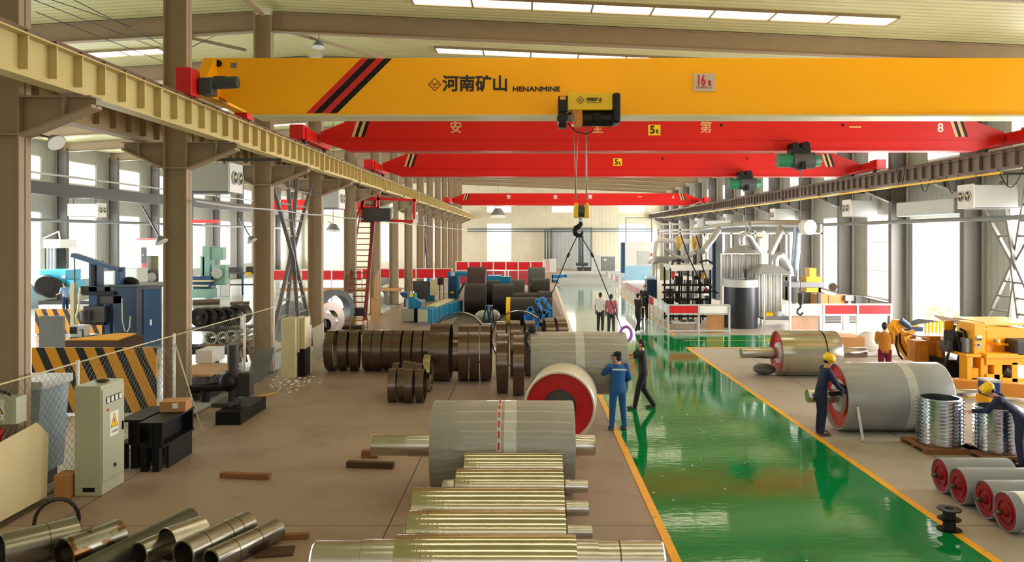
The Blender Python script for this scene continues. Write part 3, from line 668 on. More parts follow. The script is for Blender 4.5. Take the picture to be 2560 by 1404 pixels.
# ================================================================ ROLLERS AND DRUMS
def drum(label, x0, x1, y, zc, R, mb=None, me=None, sl=0, sr=0, rs=.17, hub=None, rz=0, cat='roller', name='conveyor_drum', strap=None, grp=None, rim=None, recess=.05, loc=None, mshaft=None, crinkle=True, tape=None, rh=.5):
    """horizontal roller along x with recessed ends, hubs and shafts"""
    xc = (x0+x1)/2; t = thing(name, label, cat, (xc, y, zc-R), 0, grp); L = x1-x0; mb = mb or m_wrap; me = me or m_drumred; rh = R*rh
    prof = [(R*.93, recess), (R*.94, 0), (R*.985, .0), (R, .02), (R, L*.25), (R*1.003, L*.5), (R, L*.75), (R, L-.02), (R*.985, L), (R*.94, L), (R*.93, L-recess)]
    P(t, 'shell', MB().lathe(prof, (x0, y, zc), (1, 0, 0), 64), mb)
    for xx, s in ((x0, 1), (x1, -1)):
        P(t, 'end_disc', MB().cyl((xx+s*(recess+.02), y, zc), (xx+s*recess, y, zc), R*.935, seg=64).ring((xx+s*(recess-.02), y, zc), (xx+s*(recess+.0), y, zc), R*.60, R*.55, 48), me)
        P(t, 'hub', MB().cyl((xx+s*(recess), y, zc), (xx+s*(recess-.06), y, zc), rh, rh*.9, 40), hub or m_castiron)
    ms = mshaft or m_steel
    if sl: P(t, 'shaft', MB().lathe([(0, 0), (rs*.93, 0), (rs, .02), (rs, sl*.6), (rs*1.06, sl*.6), (rs*1.06, sl+.1)], (x0-sl, y, zc), (1, 0, 0), 40), ms)
    if sr: P(t, 'shaft', MB().lathe([(rs*1.06, -.1), (rs*1.06, sr*.25), (rs, sr*.25), (rs, sr-.02), (rs*.93, sr), (0, sr)], (x1, y, zc), (1, 0, 0), 40), ms)
    if strap is not None:
        for q in strap: P(t, 'strap', MB().ring((q, y, zc), (q+.2, y, zc), R*1.006, R*.99, 64), m_film)
    if tape is not None:
        P(t, 'tape_band', MB().ring((tape-.016, y, zc), (tape+.05, y, zc), R*1.008, R*.99, 64), mat('tape_film', (196, 190, 184), .4))
        for k in range(26):
            a = k*2*PI/26; c = Vector((tape+.017, y+R*1.012*math.cos(a), zc+R*1.012*math.sin(a)))
            P(t, 'tape_mark', MB().bar(c-Vector((0, -math.sin(a), math.cos(a)))*.055, c+Vector((0, -math.sin(a), math.cos(a)))*.055, .03, .006, (0, math.cos(a), math.sin(a))), m_inkred)
    return t
Y0 = 13.07
drum('big film-wrapped grey drum with red-lettered tape, behind the row of bare steel rollers', WX(1083, 12.95), WX(1434, 12.95), Y0, .746, .746, sl=1.06, sr=.37, rs=.176, tape=WX(1244, 12.35), strap=[WX(1260, 12.4)])
# its neighbour turned end-on
t = drum('cream-wrapped drum standing end-on, showing its wide red end disc', -.6, .6, 16.7, .745, .745, mb=m_wrapc, hub=m_dgrey, recess=.13, rh=.46)
t.rotation_euler = (0, 0, -PI/2-.13); t.location = (WX(1404, 16.6), 16.55, 0)
# drum hung from the crane
t = drum('grey film-wrapped drum hanging in slings from the crane hook', WX(1327, 17.5), WX(1568, 17.5), 17.9, 1.35, .72, hub=m_dgrey, me=m_white, strap=[WX(1438, 17.5)], rs=.15)
S('lifting_sling', MB().tube([(WX(1560, 17.6)+.02, 17.9-.42*math.cos(a)*.6, 1.9+.0+.22*math.sin(a)) if 0 else (2.33+.13*math.cos(a), 17.9, 2.02+.17*math.sin(a)) for a in [k*2*PI/16 for k in range(17)]], .035, 8),
  mat('sling_violet', (166, 96, 196), .6), 'violet round sling looped over the hanging drum end', 'sling', (2.33, 17.9, 2.0))
S('lifting_chain_knot', MB().sph((WX(1330, 17.9), 17.8, WZ(822, 17.8)), (.12, .1, .1), 12).tube([W(1318, 830, 17.8), W(1312, 850, 17.75), W(1320, 872, 17.7)], .05, 8), m_rubber, 'black sling knot at the shaft end of the hanging drum', 'sling', tuple(W(1330, 822, 17.8)))
# row of bare steel rollers on two black skids
def steelroller(label, px0, px1, D, zc, R, l, r, rs, group='bare steel rollers in the viewer-side row'):
    return drum(label, WX(px0, D), WX(px1, D), D, zc, R, mb=m_turned, me=m_dsteel, sl=l, sr=r, rs=rs, hub=m_dsteel, name='steel_roller', grp=group, recess=.03, rh=.5)
zc = .64
steelroller('short bright steel roller against the big wrapped drum, without visible shaft', 1162, 1405, 12.1, .66, .24, 0, 0, .08)
steelroller('bright steel roller with a brown stain, next to the shaftless short one', 1141, 1408, 11.25, .64, .255, .2, .36, .095)
steelroller('long bright steel roller in the middle of the row, cut mark near its end', 1034, 1410, 10.32, .645, .275, 0, .33, .1)
steelroller('bright steel roller mostly hidden below the thick-shafted one', 1022, 1413, 9.5, .64, .26, .06, .33, .085)
t = drum('thickest bright steel roller at the viewer end of the row, with broad stepped shafts', WX(990, 8.6), WX(1440, 8.6), 8.62, .65, .29, mb=m_turned, me=m_turned, name='steel_roller', sl=.93, sr=.98, rs=.225, hub=m_turned, recess=.02, grp='bare steel rollers in the viewer-side row')
P(t, 'shaft_seam', MB().ring((WX(1552, 8.4), 8.62, .65), (WX(1556, 8.4), 8.62, .65), .228, .22, 40).ring((WX(896, 8.4), 8.62, .65), (WX(899, 8.4), 8.62, .65), .228, .22, 40), m_dsteel)
for i, x in enumerate((-.95, .3)):
    S('steel_skid', MB().box(x-.06, x+.06, 8.2, 12.4, 0, .37), m_black, 'black steel skid under the %s end of the roller row' % ('shaded', 'aisle')[i], 'skid', (x, 8.2, 0))
# east side drums
t = drum('red-ended steel roller with thick shafts lying beside the cross aisle', WX(1946, 23.6), WX(2094, 23.6), 23.8, .69, .69, mb=mat('polished_roller', (188, 184, 170), .22, .9, (2, .08)), sl=1.1, sr=.95, rs=.17, hub=m_lgrey, rim=1, recess=.09)
P(t, 'strap', MB().ring((WX(2066, 23.2), 23.8, .69), (WX(2069, 23.2), 23.8, .69), .697, .68, 64), m_black)
drum('huge grey film-wrapped drum with red end, worked on by the helmeted man', WX(2092, 17), WX(2352, 17), 17.1, .745, .745, mb=mat('wrap_blue_grey', (150, 152, 154), .38, .15, (2, .06), (2.2, .5, (.6, 2, 2)), coat=.3), sl=.62, sr=.85, rs=.15, hub=m_lgrey, strap=[WX(2262, 16.6)], recess=.1)
P(t, 'wrap_bag', MB().sph((WX(1908, 24), 23.9, .17), (.34, .4, .17)), m_dgrey)
SR = [(2350, 12.9, 1.15), (2395, 12.35, 1.25), (2461, 11.72, 1.3), (2511, 11.2, 1.3)]
for i, (px, D, L) in enumerate(SR):
    x = WX(px, D)
    t = drum('small grey roller with dark red end disc, %s of four counting from the ring stacks' % ORD[i], x, x+L, D, .285, .285, mb=mat('roller_grey', (136, 142, 150), .45, .1, (3, .06)), me=m_smallred, sl=.13, sr=.13, rs=.04, hub=m_smallred, name='small_roller', grp='small red-ended rollers', recess=.02, rh=.25, mshaft=m_dsteel)
P(t, 'printed_label', MB().ring((x+.14, D, .285), (x+.42, D, .285), .2875, .28, 48), m_paper)
P(t, 'label_mark', MB().box(x+.2, x+.36, D-.296, D-.286, .24, .36), m_inkred)
# ================================================================ DARK STEEL HOOPS
def hoop(x, D, R, w, label, grp, th=None, tilt=0, rz=0, z=None, m=None):
    o = S('steel_hoop', MB().ring((-w/2, 0, 0), (w/2, 0, 0), R, R-(th or .035), 56), m or m_dsteel, label, 'steel hoop', (x, D, z if z is not None else R+.002), grp, local=True)
    o.rotation_euler = (tilt, 0, rz); return o
xs = [-6.38, -6.03, -5.66, -5.2, -4.89, -4.55, -4.24, -3.92, -3.6, -3.28]
for i in range(10):
    hoop(xs[i]+.16, 24.7+.03*math.sin(i*3), .64, .28, 'dark steel hoop of the long row, %s from the white panels' % ORD[i], 'ten hoops in one row', rz=(.12 if i in (1, 2) else .04*math.sin(i*5)))
for i, (px, rz) in enumerate(((1090, 0), (1114, 0), (1157, .06), (1184, .06), (1214, 0))):
    hoop(WX(px, 23)+.02, 23.0, .84, .29, 'large dark steel hoop of the middle cluster, %s from the long row' % ORD[i], 'large hoops in the middle', rz=rz)
hoop(WX(1148, 24.2), 24.7, .93, .22, 'widest pale-edged hoop standing crossways behind the middle cluster', 'crossways hoops', rz=PI/2-.25)
hoop(WX(1298, 24.6), 25.2, .93, .2, 'pale-edged hoop standing crossways behind the hoops near the hanging drum', 'crossways hoops', rz=PI/2-.2)
hoop(WX(1147, 23), 23.0, .55, .34, 'smaller hoop nested inside the third hoop of the middle cluster', 'nested hoop', rz=.06, z=.8)
for i, (px, D, R) in enumerate(((1257, 21.2, .80), (1297, 20.9, .80))):
    hoop(WX(px, D), D, R, .29, 'tall dark hoop beside the hanging drum, %s from the middle cluster' % ORD[i], 'tall hoops by the hanging drum')
for i, (px, D) in enumerate(((1254, 23.6), (1288, 23.8), (1324, 23.8), (1372, 24.6), (1400, 24.8))):
    hoop(WX(px, D), D, .84, .3, 'dark hoop in the back row by the hanging drum, %s from the middle cluster' % ORD[i], 'back hoops by the hanging drum', rz=.03*i)
for i, (px, rz) in enumerate(((981, .1), (1006, .0), (1025, .05), (1053, .0))):
    hoop(WX(px, 20), 20.0+.1*math.sin(i*2), .425, .2, 'small dark hoop in the front of the small cluster, %s from the black drill' % ORD[i], 'small hoops in front', rz=rz)
for i, (px, D) in enumerate(((990, 20.8), (1015, 21.1), (1030, 20.9), (1046, 20.7))):
    hoop(WX(px, D), D+.1, .43, .18, 'small dark hoop behind the small cluster, %s from the black drill' % ORD[i], 'small hoops behind')
hoop(WX(1069, 21.3), 21.4, .5, .2, 'small hoop with bright gilded inside, at the end of the small cluster', 'gilded hoop', m=m_turned)
# shining flange stacks, flat on a pallet
def stack(xc, yc, R, n, label):
    q = thing('timber_pallet', 'timber pallet under the stack of %s' % label, 'pallet', (xc, yc, 0))
    P(q, 'deck', MB().box(xc-.56, xc+.5, yc-.5, yc+.5, .07, .1), m_wood)
    for k in (-.45, 0, .45): P(q, 'bearer', MB().box(xc-.56, xc+.5, yc+k-.05, yc+k+.05, 0, .07), m_wood)
    for i in range(n):
        z = .1+i*.0715
        f = S('flange_ring', MB().lathe([(R*.8, 0), (R*.9, 0), (R*.9, .03), (R, .034), (R, .056), (R*.9, .06), (R*.9, .0705), (R*.8, .0705)], (0, 0, 0), (0, 0, 1), 64, closed=True), mat('flange_steel', (200, 206, 212), .16, 1, (5, .05)),
              'shiny flange ring of %s, %s from the bottom' % (label, ORD[i]), 'flange ring', (xc+.006*math.sin(i*4), yc+.006*math.cos(i*3), z), 'flange rings of '+label, local=True)
stack(8.42, 15.62, .45, 13, 'the stack beside the wrapped drum')
stack(9.27, 15.1, .43, 12, 'the stack beside the crouching worker')
# spool on the yellow line
t = thing('wire_spool', 'small black wire spool standing on the yellow line', 'spool', (6.2, 11.25, 0))
P(t, 'flange', MB().cyl((6.2, 11.25, 0), (6.2, 11.25, .015), .17, seg=32), m_black); P(t, 'flange', MB().ring((6.2, 11.25, .3), (6.2, 11.25, .315), .165, .06, 32), m_black)
P(t, 'barrel', MB().cyl((6.2, 11.25, .015), (6.2, 11.25, .3), .085, seg=24), m_rubber); P(t, 'flange', MB().cyl((6.2, 11.25, .16), (6.2, 11.25, .17), .16, seg=32), m_black)

# ================================================================ STEEL PIPES AND TIMBER IN FRONT
def pipe(label, p0, p1, R, m=m_steel, th=.03, group='cut steel tubes in front', bands=()):
    p0 = Vector((*p0, R+.002)); p1 = Vector((*p1, R+.002)); L = (p1-p0).length; d = p1-p0
    t = thing('steel_tube', label, 'tube', tuple(p0), 0, group)
    P(t, 'tube_wall', MB().lathe([(R, .008), (R, L), (R-th, L), (R-th, 0), (R-.008, 0)], p0, d, 48, closed=True), m)
    for q in bands: P(t, 'turned_band', MB().ring(p0+d.normalized()*q, p0+d.normalized()*(q+.015), R*1.01, R*.98, 48), m_dsteel)
def FLR(px, py): D = F*CH/(py-VY); return (WX(px, D), D)
m_tube = mat('tube_steel', (150, 148, 138), .24, .95, (3, .1))
pipe('short steel tube with polished rim at the very corner of the floor', (-6.75, 9.88), (-6.15, 10.5), .235, m_tube, bands=(.5,))
pipe('steel tube with rust blotches, beside the corner tube', (-5.9, 9.8), (-5.55, 10.45), .225, mat('tube_rusty', (150, 148, 138), .24, .9, (3, .1), dirt=((110, 78, 50), 5, .5, .56)), bands=())
pipe('long thin olive tube reaching back past the other tubes', (-5.55, 9.4), (-4.95, 11.35), .14, mat('tube_olive', (84, 84, 66), .45, .5), .02)
pipe('narrow dark tube with open mouth, between the olive tube and the thin-walled ring', (-5.04, 10.0), (-4.8, 10.5), .16, m_tube)
pipe('thin-walled short steel ring tube with the widest mouth', (-4.75, 10.16), (-4.48, 10.6), .22, m_steel, .012)
pipe('long polished steel tube with turned bands, mid of the pile', (-4.42, 9.9), (-3.98, 10.95), .19, m_tube, bands=(.3, .7, .9))
pipe('slimmer polished steel tube at the timber end of the pile', (-4.02, 9.8), (-3.52, 10.85), .155, m_tube, bands=(.35, .75))
t = S('sprung_hoop', MB().tube([Vector((-6.75, 11.05, .2))+Vector((.25*math.cos(a), .2*math.cos(a)*.6, .32*math.sin(a))) for a in [-.6+k*(PI+1.2)/14 for k in range(15)]], .028, 6), m_blksteel, 'thin open band hoop standing behind the corner tubes', 'band hoop', (-6.9, 10.9, 0))
def timber(label, p0, p1, w, h, m=m_wood, z=0):
    S('timber_beam', MB().bar((*p0, h/2+z+.001), (*p1, h/2+z+.001), w, h), m, label, 'timber', (*p0, 0), None, .006)
timber('lone squared timber lying on the open floor between cabinet and drum', FLR(553, 1192), FLR(675, 1197), .12, .09)
timber('dark squared timber lying just before the wrapped drum shaft', FLR(868, 1166), FLR(985, 1170), .13, .11, m_dwood)
timber('yellowish timber lath beside the polished tubes', FLR(640, 1348), FLR(772, 1344), .1, .07)
timber('flat dark board beside the tubes, nearest the frame edge', FLR(640, 1385), FLR(735, 1378), .3, .03, m_dwood)
timber('pale splintered lath by the black drill stand', FLR(628, 996), FLR(690, 982), .1, .04, mat('pale_timber', (190, 152, 84), .7))
timber('timber chock under the tip of the wrapped drum shaft', FLR(905, 1142), FLR(945, 1142), .16, .14)
S('carton_offcut', MB().box(-.98, -.62, 15.0, 15.1, 0, .42), m_card, 'cream board end showing above the wrapped drum', 'board', (-.8, 15, 0))
deb = MB()
for _ in range(60):
    x, y = random.gauss(-6.9, .35), random.gauss(22.3, .8); r = random.uniform(.012, .035); deb.box(x-r, x+r, y-r, y+r, 0, r*.6, rz=random.random()*3)
for _ in range(30):
    x, y = random.uniform(1.2, 6), random.uniform(10, 19); r = random.uniform(.008, .016); deb.box(x-r, x+r, y-r, y+r, .006, .006+r*.5, rz=random.random()*3)
o = S('paper_litter', deb, m_paper, 'white paper crumbs scattered on the floor', 'litter', (0, 0, 0)); o['kind'] = 'stuff'

# ================================================================ CONTROL CABINET CORNER
t = thing('control_cabinet', 'tall sage-grey electrical cabinet with meters and a yellow warning sign', 'cabinet', (-7.25, 13.1, 0))
X0, X1, Ya, Yb, H = -7.47, -7.03, 12.7, 13.42, 1.82
P(t, 'body', MB().box(X0, X1, Ya, Yb, .0, H), m_cabinet, .012)
dr = P(t, 'door', MB().box(X1, X1+.02, Ya+.02, Yb-.02, .22, H-.06), m_cabinet, .006); P(t, 'plinth', MB().box(X1, X1+.012, Ya+.01, Yb-.01, .01, .2), m_cabinet, .004)
for k in range(4): mt = P(t, 'meter', MB().box(X1+.02, X1+.03, Ya+.13+k*.125, Ya+.22+k*.125, 1.5, 1.61), m_black); P(mt, 'meter_face', MB().box(X1+.03, X1+.034, Ya+.14+k*.125, Ya+.21+k*.125, 1.51, 1.6), m_paper)
P(dr, 'switch', MB().cyl((X1+.02, Ya+.17, 1.39), (X1+.04, Ya+.17, 1.39), .022), mat('knob_rust', (196, 92, 20), .5))
def warn(t, x, ya, yb, z0, z1):
    """upright white sign on a +x face with a yellow triangle, a bolt and characters"""
    t = P(t, 'warning_sign', MB().box(x, x+.004, ya, yb, z0, z1), m_paper)
    yc = (ya+yb)/2; w = (yb-ya)*.4; zb = z0+(z1-z0)*.38; zt = z1-(z1-z0)*.1
    P(t, 'triangle_border', MB().prism([(yc-w*1.12, zb-.012), (yc+w*1.12, zb-.012), (yc, zt+.02)], 'x', x+.004, x+.006), m_black)
    P(t, 'triangle', MB().prism([(yc-w, zb), (yc+w, zb), (yc, zt)], 'x', x+.006, x+.008), m_signy)
    h = zt-zb
    P(t, 'bolt_mark', MB().prism([(yc-.1*w, zb+h*.62), (yc+.14*w, zb+h*.66), (yc+.02*w, zb+h*.42), (yc+.16*w, zb+h*.42), (yc-.06*w, zb+h*.1), (yc-.02*w, zb+h*.34), (yc-.2*w, zb+h*.34)], 'x', x+.008, x+.010), m_inkred)
    text(t, 'sign_lettering', '有电危险', (x+.005, ya+(yb-ya)*.14, z0+(z1-z0)*.13), (yb-ya)*.19, m_ink, face='+x', ext=.001)
warn(t, X1+.021, Ya+.24, Ya+.5, .92, 1.33)
P(dr, 'handle', MB().box(X1+.02, X1+.045, Yb-.1, Yb-.075, .95, 1.1), m_black, .005); P(dr, 'socket', MB().box(X1+.02, X1+.028, Ya+.36, Ya+.43, .38, .44), m_black)
P(t, 'vent', MB().box(X0+.14, X0+.34, Ya-.004, Ya, .07, .14), m_black)
S('cleaning_rag', MB().sph((-7.2, 13.05, H+.03), (.12, .08, .03)), m_dwood, 'brown rag lying on top of the sage electrical cabinet', 'rag', (-7.2, 13.05, H))
# small wall box on the first column
t = thing('switch_box', 'small sage switch box with yellow warning sign by the first column', 'switch box', (-7.95, 11.9, 1.4))
P(t, 'body', MB().box(-8.5, -7.8, 11.75, 12.0, 1.42, 1.83), m_cabinet, .01)
b = MB().box(-8.22, -7.98, 11.74, 11.75, 1.49, 1.80); ws = P(t, 'warning_sign', b, m_paper)
P(ws, 'triangle_border', MB().prism([(-8.215, 1.585), (-7.985, 1.585), (-8.1, 1.785)], 'y', 11.735, 11.74), m_black); P(ws, 'triangle', MB().prism([(-8.195, 1.595), (-8.005, 1.595), (-8.1, 1.765)], 'y', 11.731, 11.735), m_signy)
P(ws, 'bolt_mark', MB().prism([(-8.11, 1.72), (-8.085, 1.72), (-8.1, 1.68), (-8.08, 1.68), (-8.11, 1.61), (-8.105, 1.66), (-8.125, 1.66)], 'y', 11.728, 11.731), m_inkred)
text(ws, 'sign_lettering', '有电危险', (-8.2, 11.739, 1.515), .045, m_ink, ext=.001)
P(t, 'cable_tail', MB().tube([(-8.3, 11.85, 1.83), (-8.25, 11.85, 1.92), (-8.05, 11.85, 1.9), (-7.95, 11.85, 1.85)], .02, 6), m_rubber)
# mesh fence along the dividing columns
XF = -7.88
def fence(y0, y1, label, h=2.08):
    t = thing('mesh_fence', label, 'fence', (XF, y0, 0)); pr = .0028
    b = MB(); p = .15; L = y1-y0; n = int((L+h)/p)
    for k in range(-int(h/p)-1, int(L/p)+1):
        for s in (0, 1):
            a = k*p; e = a+h; za, ze = 0, h
            if a < 0: za -= a; a = 0
            if e > L: ze -= (e-L); e = L
            if e-a < .03: continue
            q0 = (XF, y0+a, za+.06 if s == 0 else h-za), (XF, y0+e, ze if s == 0 else h-ze)
            b.tube(q0, pr, 3)
    P(t, 'wire_netting', b, mat('galvanised_wire', (120, 112, 96), .5, .4))
    P(t, 'rail', MB().tube([(XF, y0, h), (XF, y1, h)], .014, 8), m_cream); P(t, 'rail', MB().tube([(XF, y0, .05), (XF, y1, .05)], .014, 8), m_dgrey)
    P(t, 'post', MB().tube([(XF, y1, 0), (XF, y1, h+.04)], .03, 10), m_white)
    return t
for i, (a, e) in enumerate(((9.6, 13.5), (13.5, 17.2), (17.2, 21.5), (21.5, 24.0))): fence(a, e, 'chain-link fence panel along the dividing columns, %s from the viewer' % ORD[i])
S('fence_stay', MB().tube([(XF+.02, 17.2, 1.9), (XF+.75, 16.9, .02)], .014, 8), m_cream, 'thin raking stay propping the white fence post', 'stay', (XF, 17.2, 0))
S('canvas_tarp', MB().prism([(9.7, .05), (12.55, .05), (12.6, 1.05), (12.3, 1.32), (11.2, 1.2), (9.7, 1.1)], 'x', XF+.03, XF+.05), mat('tarp_cream', (206, 190, 146), .7, 0, (1, .08), (3, 1.0)), 'cream canvas sheet tied to the fence at the frame corner', 'tarp', (XF, 9.7, 0))
t = thing('tool_bin', 'pale blue-grey sheet bin with folded rim standing behind the fence', 'bin', (-8.6, 13, 0))
P(t, 'body', MB().prism([(-9.0, .35), (-8.25, .25), (-8.15, 1.72), (-9.1, 1.72)], 'y', 12.9, 13.7), mat('sheet_blue_grey', (150, 166, 176), .45, .1)); P(t, 'rim', MB().box(-9.14, -8.1, 12.86, 13.74, 1.72, 1.86), m_lgrey, .01)
P(t, 'foot', MB().box(-8.9, -8.3, 13.0, 13.6, 0, .3), m_dgrey)
S('red_bucket', MB().cyl((-8.25, 11.9, 1.02), (-8.25, 11.9, 1.3), .09, .13), m_redbox, 'red bucket behind the fence below the switch box', 'bucket', (-8.25, 11.9, 1.02))
S('shelf_crate', MB().box(-8.75, -8.15, 11.6, 12.15, 0, 1.02), m_black, 'black crate carrying the red bucket', 'crate', (-8.4, 11.9, 0))
S('rusty_carton', MB().box(-7.75, -7.5, 12.6, 12.9, 0, .38), m_card, 'small brown carton on the floor beside the sage cabinet', 'carton', (-7.6, 12.75, 0), bev=.01)
S('floor_angle', MB().box(-7.8, -7.74, 9, 12.5, 0, .03), m_dwood, 'low brown steel angle along the foot of the fence', 'angle bar', (-7.8, 9, 0))
# black welded benches and carton
def blackbench(x0, x1, y0, y1, label):
    t = thing('steel_trestle', label, 'trestle', ((x0+x1)/2, (y0+y1)/2, 0)); xm = (x0+x1)/2
    P(t, 'top', MB().box(x0, x1, y0, y1, .86, .9), m_black, .004); P(t, 'shelf', MB().box(x0, x1, y0, y1, .44, .47), m_black)
    P(t, 'upper_web', MB().box(xm-.02, xm+.02, y0, y1, .47, .86), m_black)
    for y in (y0+.02, y1-.06): P(t, 'end_plate', MB().box(x0+.08 if y > y0+.1 else xm, x1-.02, y, y+.04, .47, .86), m_black)
    P(t, 'side_skirt', MB().box(x1-.05, x1-.01, y0+.25, y1-.1, .0, .44), m_black)
    P(t, 'foot', MB().box(x0+.02, x0+.14, y0+.02, y0+.14, 0, .44), m_black); P(t, 'foot', MB().box(x1-.2, x1-.08, y0+.02, y0+.14, 0, .44), m_black); P(t, 'foot', MB().box(x0+.02, x0+.14, y1-.2, y1-.08, 0, .44), m_black)
blackbench(-7.55, -7.12, 14.2, 15.4, 'black steel trestle next to the sage cabinet'); blackbench(-7.06, -6.62, 14.0, 15.35, 'black steel trestle farther from the cabinet, with a carton on it')
t = thing('cardboard_box', 'brown cardboard box with a white label on the black trestle', 'box', (-6.85, 15.05, .9))
cn = P(t, 'carton', MB().box(-7.1, -6.62, 14.85, 15.25, .901, 1.1, rz=.12), m_card, .006); P(cn, 'label', MB().box(-6.86, -6.76, 14.835, 14.845, .97, 1.07, rz=.12, c=(-6.86, 15.05, 0)), m_paper)
# striped barrier boards
m_haz = striped('hazard_stripes', (226, 152, 12), (20, 18, 18), .47, .42, .56)
def board(x0, x1, y, h, label, m=m_haz, z=0):
    t = thing('hazard_board', label, 'barrier board', ((x0+x1)/2, y, z)); P(t, 'panel', MB().box(x0, x1, y-.02, y+.02, z+.05, z+h), m)
    P(t, 'frame', MB().box(x0, x1, y+.02, y+.06, z+h-.05, z+h).box(x0, x1, y+.02, y+.06, z+.05, z+.1), m_dgrey)
    for x in (x0+.1, x1-.1): P(t, 'foot', MB().box(x-.04, x+.04, y+.02, y+.3, z, z+.06), m_dgrey)
board(-11.9, -8.9, 18.5, 1.62, 'yellow and black striped barrier board behind the sage cabinet')
board(-21.4, -17.6, 33.5, 1.12, 'yellow and black striped barrier board in front of the press operator')
t = S('yellow_sheet', MB().prism([(-13.9, 26.0), (-13.2, 26.0), (-13.0, 24.5), (-14.6, 24.5)], 'z', .98, 1.02), m_orange, 'yellow painted sheet on the low table behind the striped board', 'sheet', (-14, 26, .98))
S('low_table', MB().box(-14.7, -13.0, 24.5, 26.1, 0, .97), m_dwood, 'low brown table carrying the yellow sheet', 'table', (-13.7, 25.7, 0))
S('grey_screen', MB().box(-14.2, -13.5, 22.4, 22.5, 0, 1.97), m_grey, 'plain grey metal screen behind the first striped board', 'screen', (-15, 22.4, 0))
# ================================================================ MACHINES
def pb(b, px0, px1, py0, py1, D, d=.5):
    """box whose front, measured off the photograph at distance D, is d deep"""
    return b.box(WX(px0, D), WX(px1, D), D, D+d, max(0, WZ(py1, D)), WZ(py0, D))
def PB(t, name, m, *r, bev=0):
    b = MB()
    for q in r: pb(b, *q)
    return P(t, name, b, m, bev)
def FT(px, D): return (WX(px, D), D, 0)
# black pillar drill by the fence
t = thing('pillar_drill', 'black pillar drill with horizontal arm on a black box base', 'drill press', (-6.8, 18.2, 0))
P(t, 'base', MB().box(-7.08, -6.5, 17.5, 19.2, 0, .3), m_black, .01)
P(t, 'column', MB().cyl((-6.98, 18.3, .3), (-6.98, 18.3, 1.72), .13, seg=28), m_castiron)
P(t, 'collar', MB().cyl((-6.98, 18.3, .95), (-6.98, 18.3, 1.1), .19, seg=28).box(-6.95, -6.55, 18.2, 18.5, .5, 1.05), m_castiron, .02)
P(t, 'arm', MB().cyl((-7.9, 18.1, .68), (-7.0, 18.3, .78), .1, .13, 20).box(-7.95, -7.1, 18.0, 18.2, .72, .78), m_black)
P(t, 'spindle_head', MB().sph((-7.05, 18.15, .85), (.2, .2, .22), 18), m_black); P(t, 'spindle', MB().cyl((-7.6, 18.1, .4), (-7.6, 18.1, .68), .06), m_black)
P(t, 'table', MB().box(-7.35, -6.9, 17.9, 18.6, .3, .4), m_castiron, .02)
# cream locker cabinet and panels by the fence
t = thing('locker_cabinet', 'cream steel locker with open side panels standing by the dividing columns', 'cabinet', (-7.1, 23.4, 0))
P(t, 'body', MB().box(WX(702, 23.3), WX(738, 23.3), 23.3, 24.0, 0, WZ(797, 23.3)), m_cream, .01)
P(t, 'side_door', MB().box(WX(740, 23.5), WX(749, 23.5), 23.45, 24.0, .75, WZ(793, 23.5)), m_cream, .01); P(t, 'side_door', MB().box(WX(750, 23.5), WX(762, 23.5), 23.5, 24.1, .85, WZ(794, 23.5)), m_cream, .01)
P(t, 'black_leg', MB().box(WX(745, 23.5), WX(762, 23.5), 23.5, 24.1, 0, .85), m_black)
S('sheet_metal', MB().prism([(WX(782, 24.3), WZ(820, 24.3)), (WX(811, 24.3), WZ(805, 24.3)), (WX(812, 24.3), WZ(880, 24.3)), (WX(806, 24.3), WZ(893, 24.3)), (WX(788, 24.3), WZ(905, 24.3))], 'y', 24.2, 24.23), m_white, 'white sheet panel with red edge leaning before the long hoop row', 'panel', (-6.6, 24.2, 0))
S('narrow_sheet', MB().box(WX(763, 24), WX(772, 24), 24.15, 24.3, 0, WZ(815, 24)), m_white, 'narrow white panel between the cream locker and the leaning sheet', 'panel', (-6.9, 24.2, 0))
S('leaning_sheet', MB().prism([(WX(622, 22.4), .15), (WX(636, 22.4), WZ(882, 22.4)), (WX(690, 22.4), WZ(866, 22.4)), (WX(672, 22.4), .3), (WX(655, 22.4), .05)], 'y', 22.3, 22.33), m_grey, 'crumpled grey steel sheet leaning on the fence by the third column', 'sheet', (-7.8, 22.3, 0))
S('notice_board', MB().box(WX(860, 35.9), WX(882, 35.9), 35.85, 35.9, WZ(760, 35.9), WZ(733, 35.9)), m_paper, 'white notice with yellow patch fixed to the fifth tan column', 'notice', (-8.3, 35.9, 1.2))
# racks of cut rings in the side bay
def archrack(name, label, spec, D, rmat, grp):
    for i, (px, py, r) in enumerate(spec):
        x, z = WX(px, D), WZ(py, D); R = r*D/F
        pts = []
        b = MB().ring((x, D+.02*i, z), (x+.05, D+.55, z), R, R*.72, 28)
        S('ring_segment', b, rmat, label % ORD[i], 'ring segment', (x, D, z), grp)
t = thing('ring_rack', 'dark two-tier steel rack holding cut rings behind the mesh fence', 'rack', (-10, 25.5, 0))
P(t, 'shelf', MB().box(WX(470, 25.5), WX(612, 25.5), 25.3, 26.6, WZ(826, 25.5), WZ(820, 25.5)).box(WX(480, 25), WX(640, 25), 25.0, 26.4, WZ(872, 25), WZ(866, 25)), m_black)
for x in (470, 545, 606): P(t, 'upright', MB().box(WX(x, 25.5), WX(x+5, 25.5), 25.3, 25.4, 0, WZ(790, 25.5)), m_white if x == 606 else m_black)
P(t, 'back_plate', MB().box(WX(470, 26.6), WX(640, 26.6), 26.6, 26.64, .2, WZ(860, 26.6)), m_blksteel)
archrack('a', 'dark cut ring on the upper rack tier, %s from the second column', [(497, 793, 24), (520, 793, 24), (542, 793, 24), (565, 793, 25), (588, 788, 26)], 25.5, m_blksteel, 'rings on the upper tier')
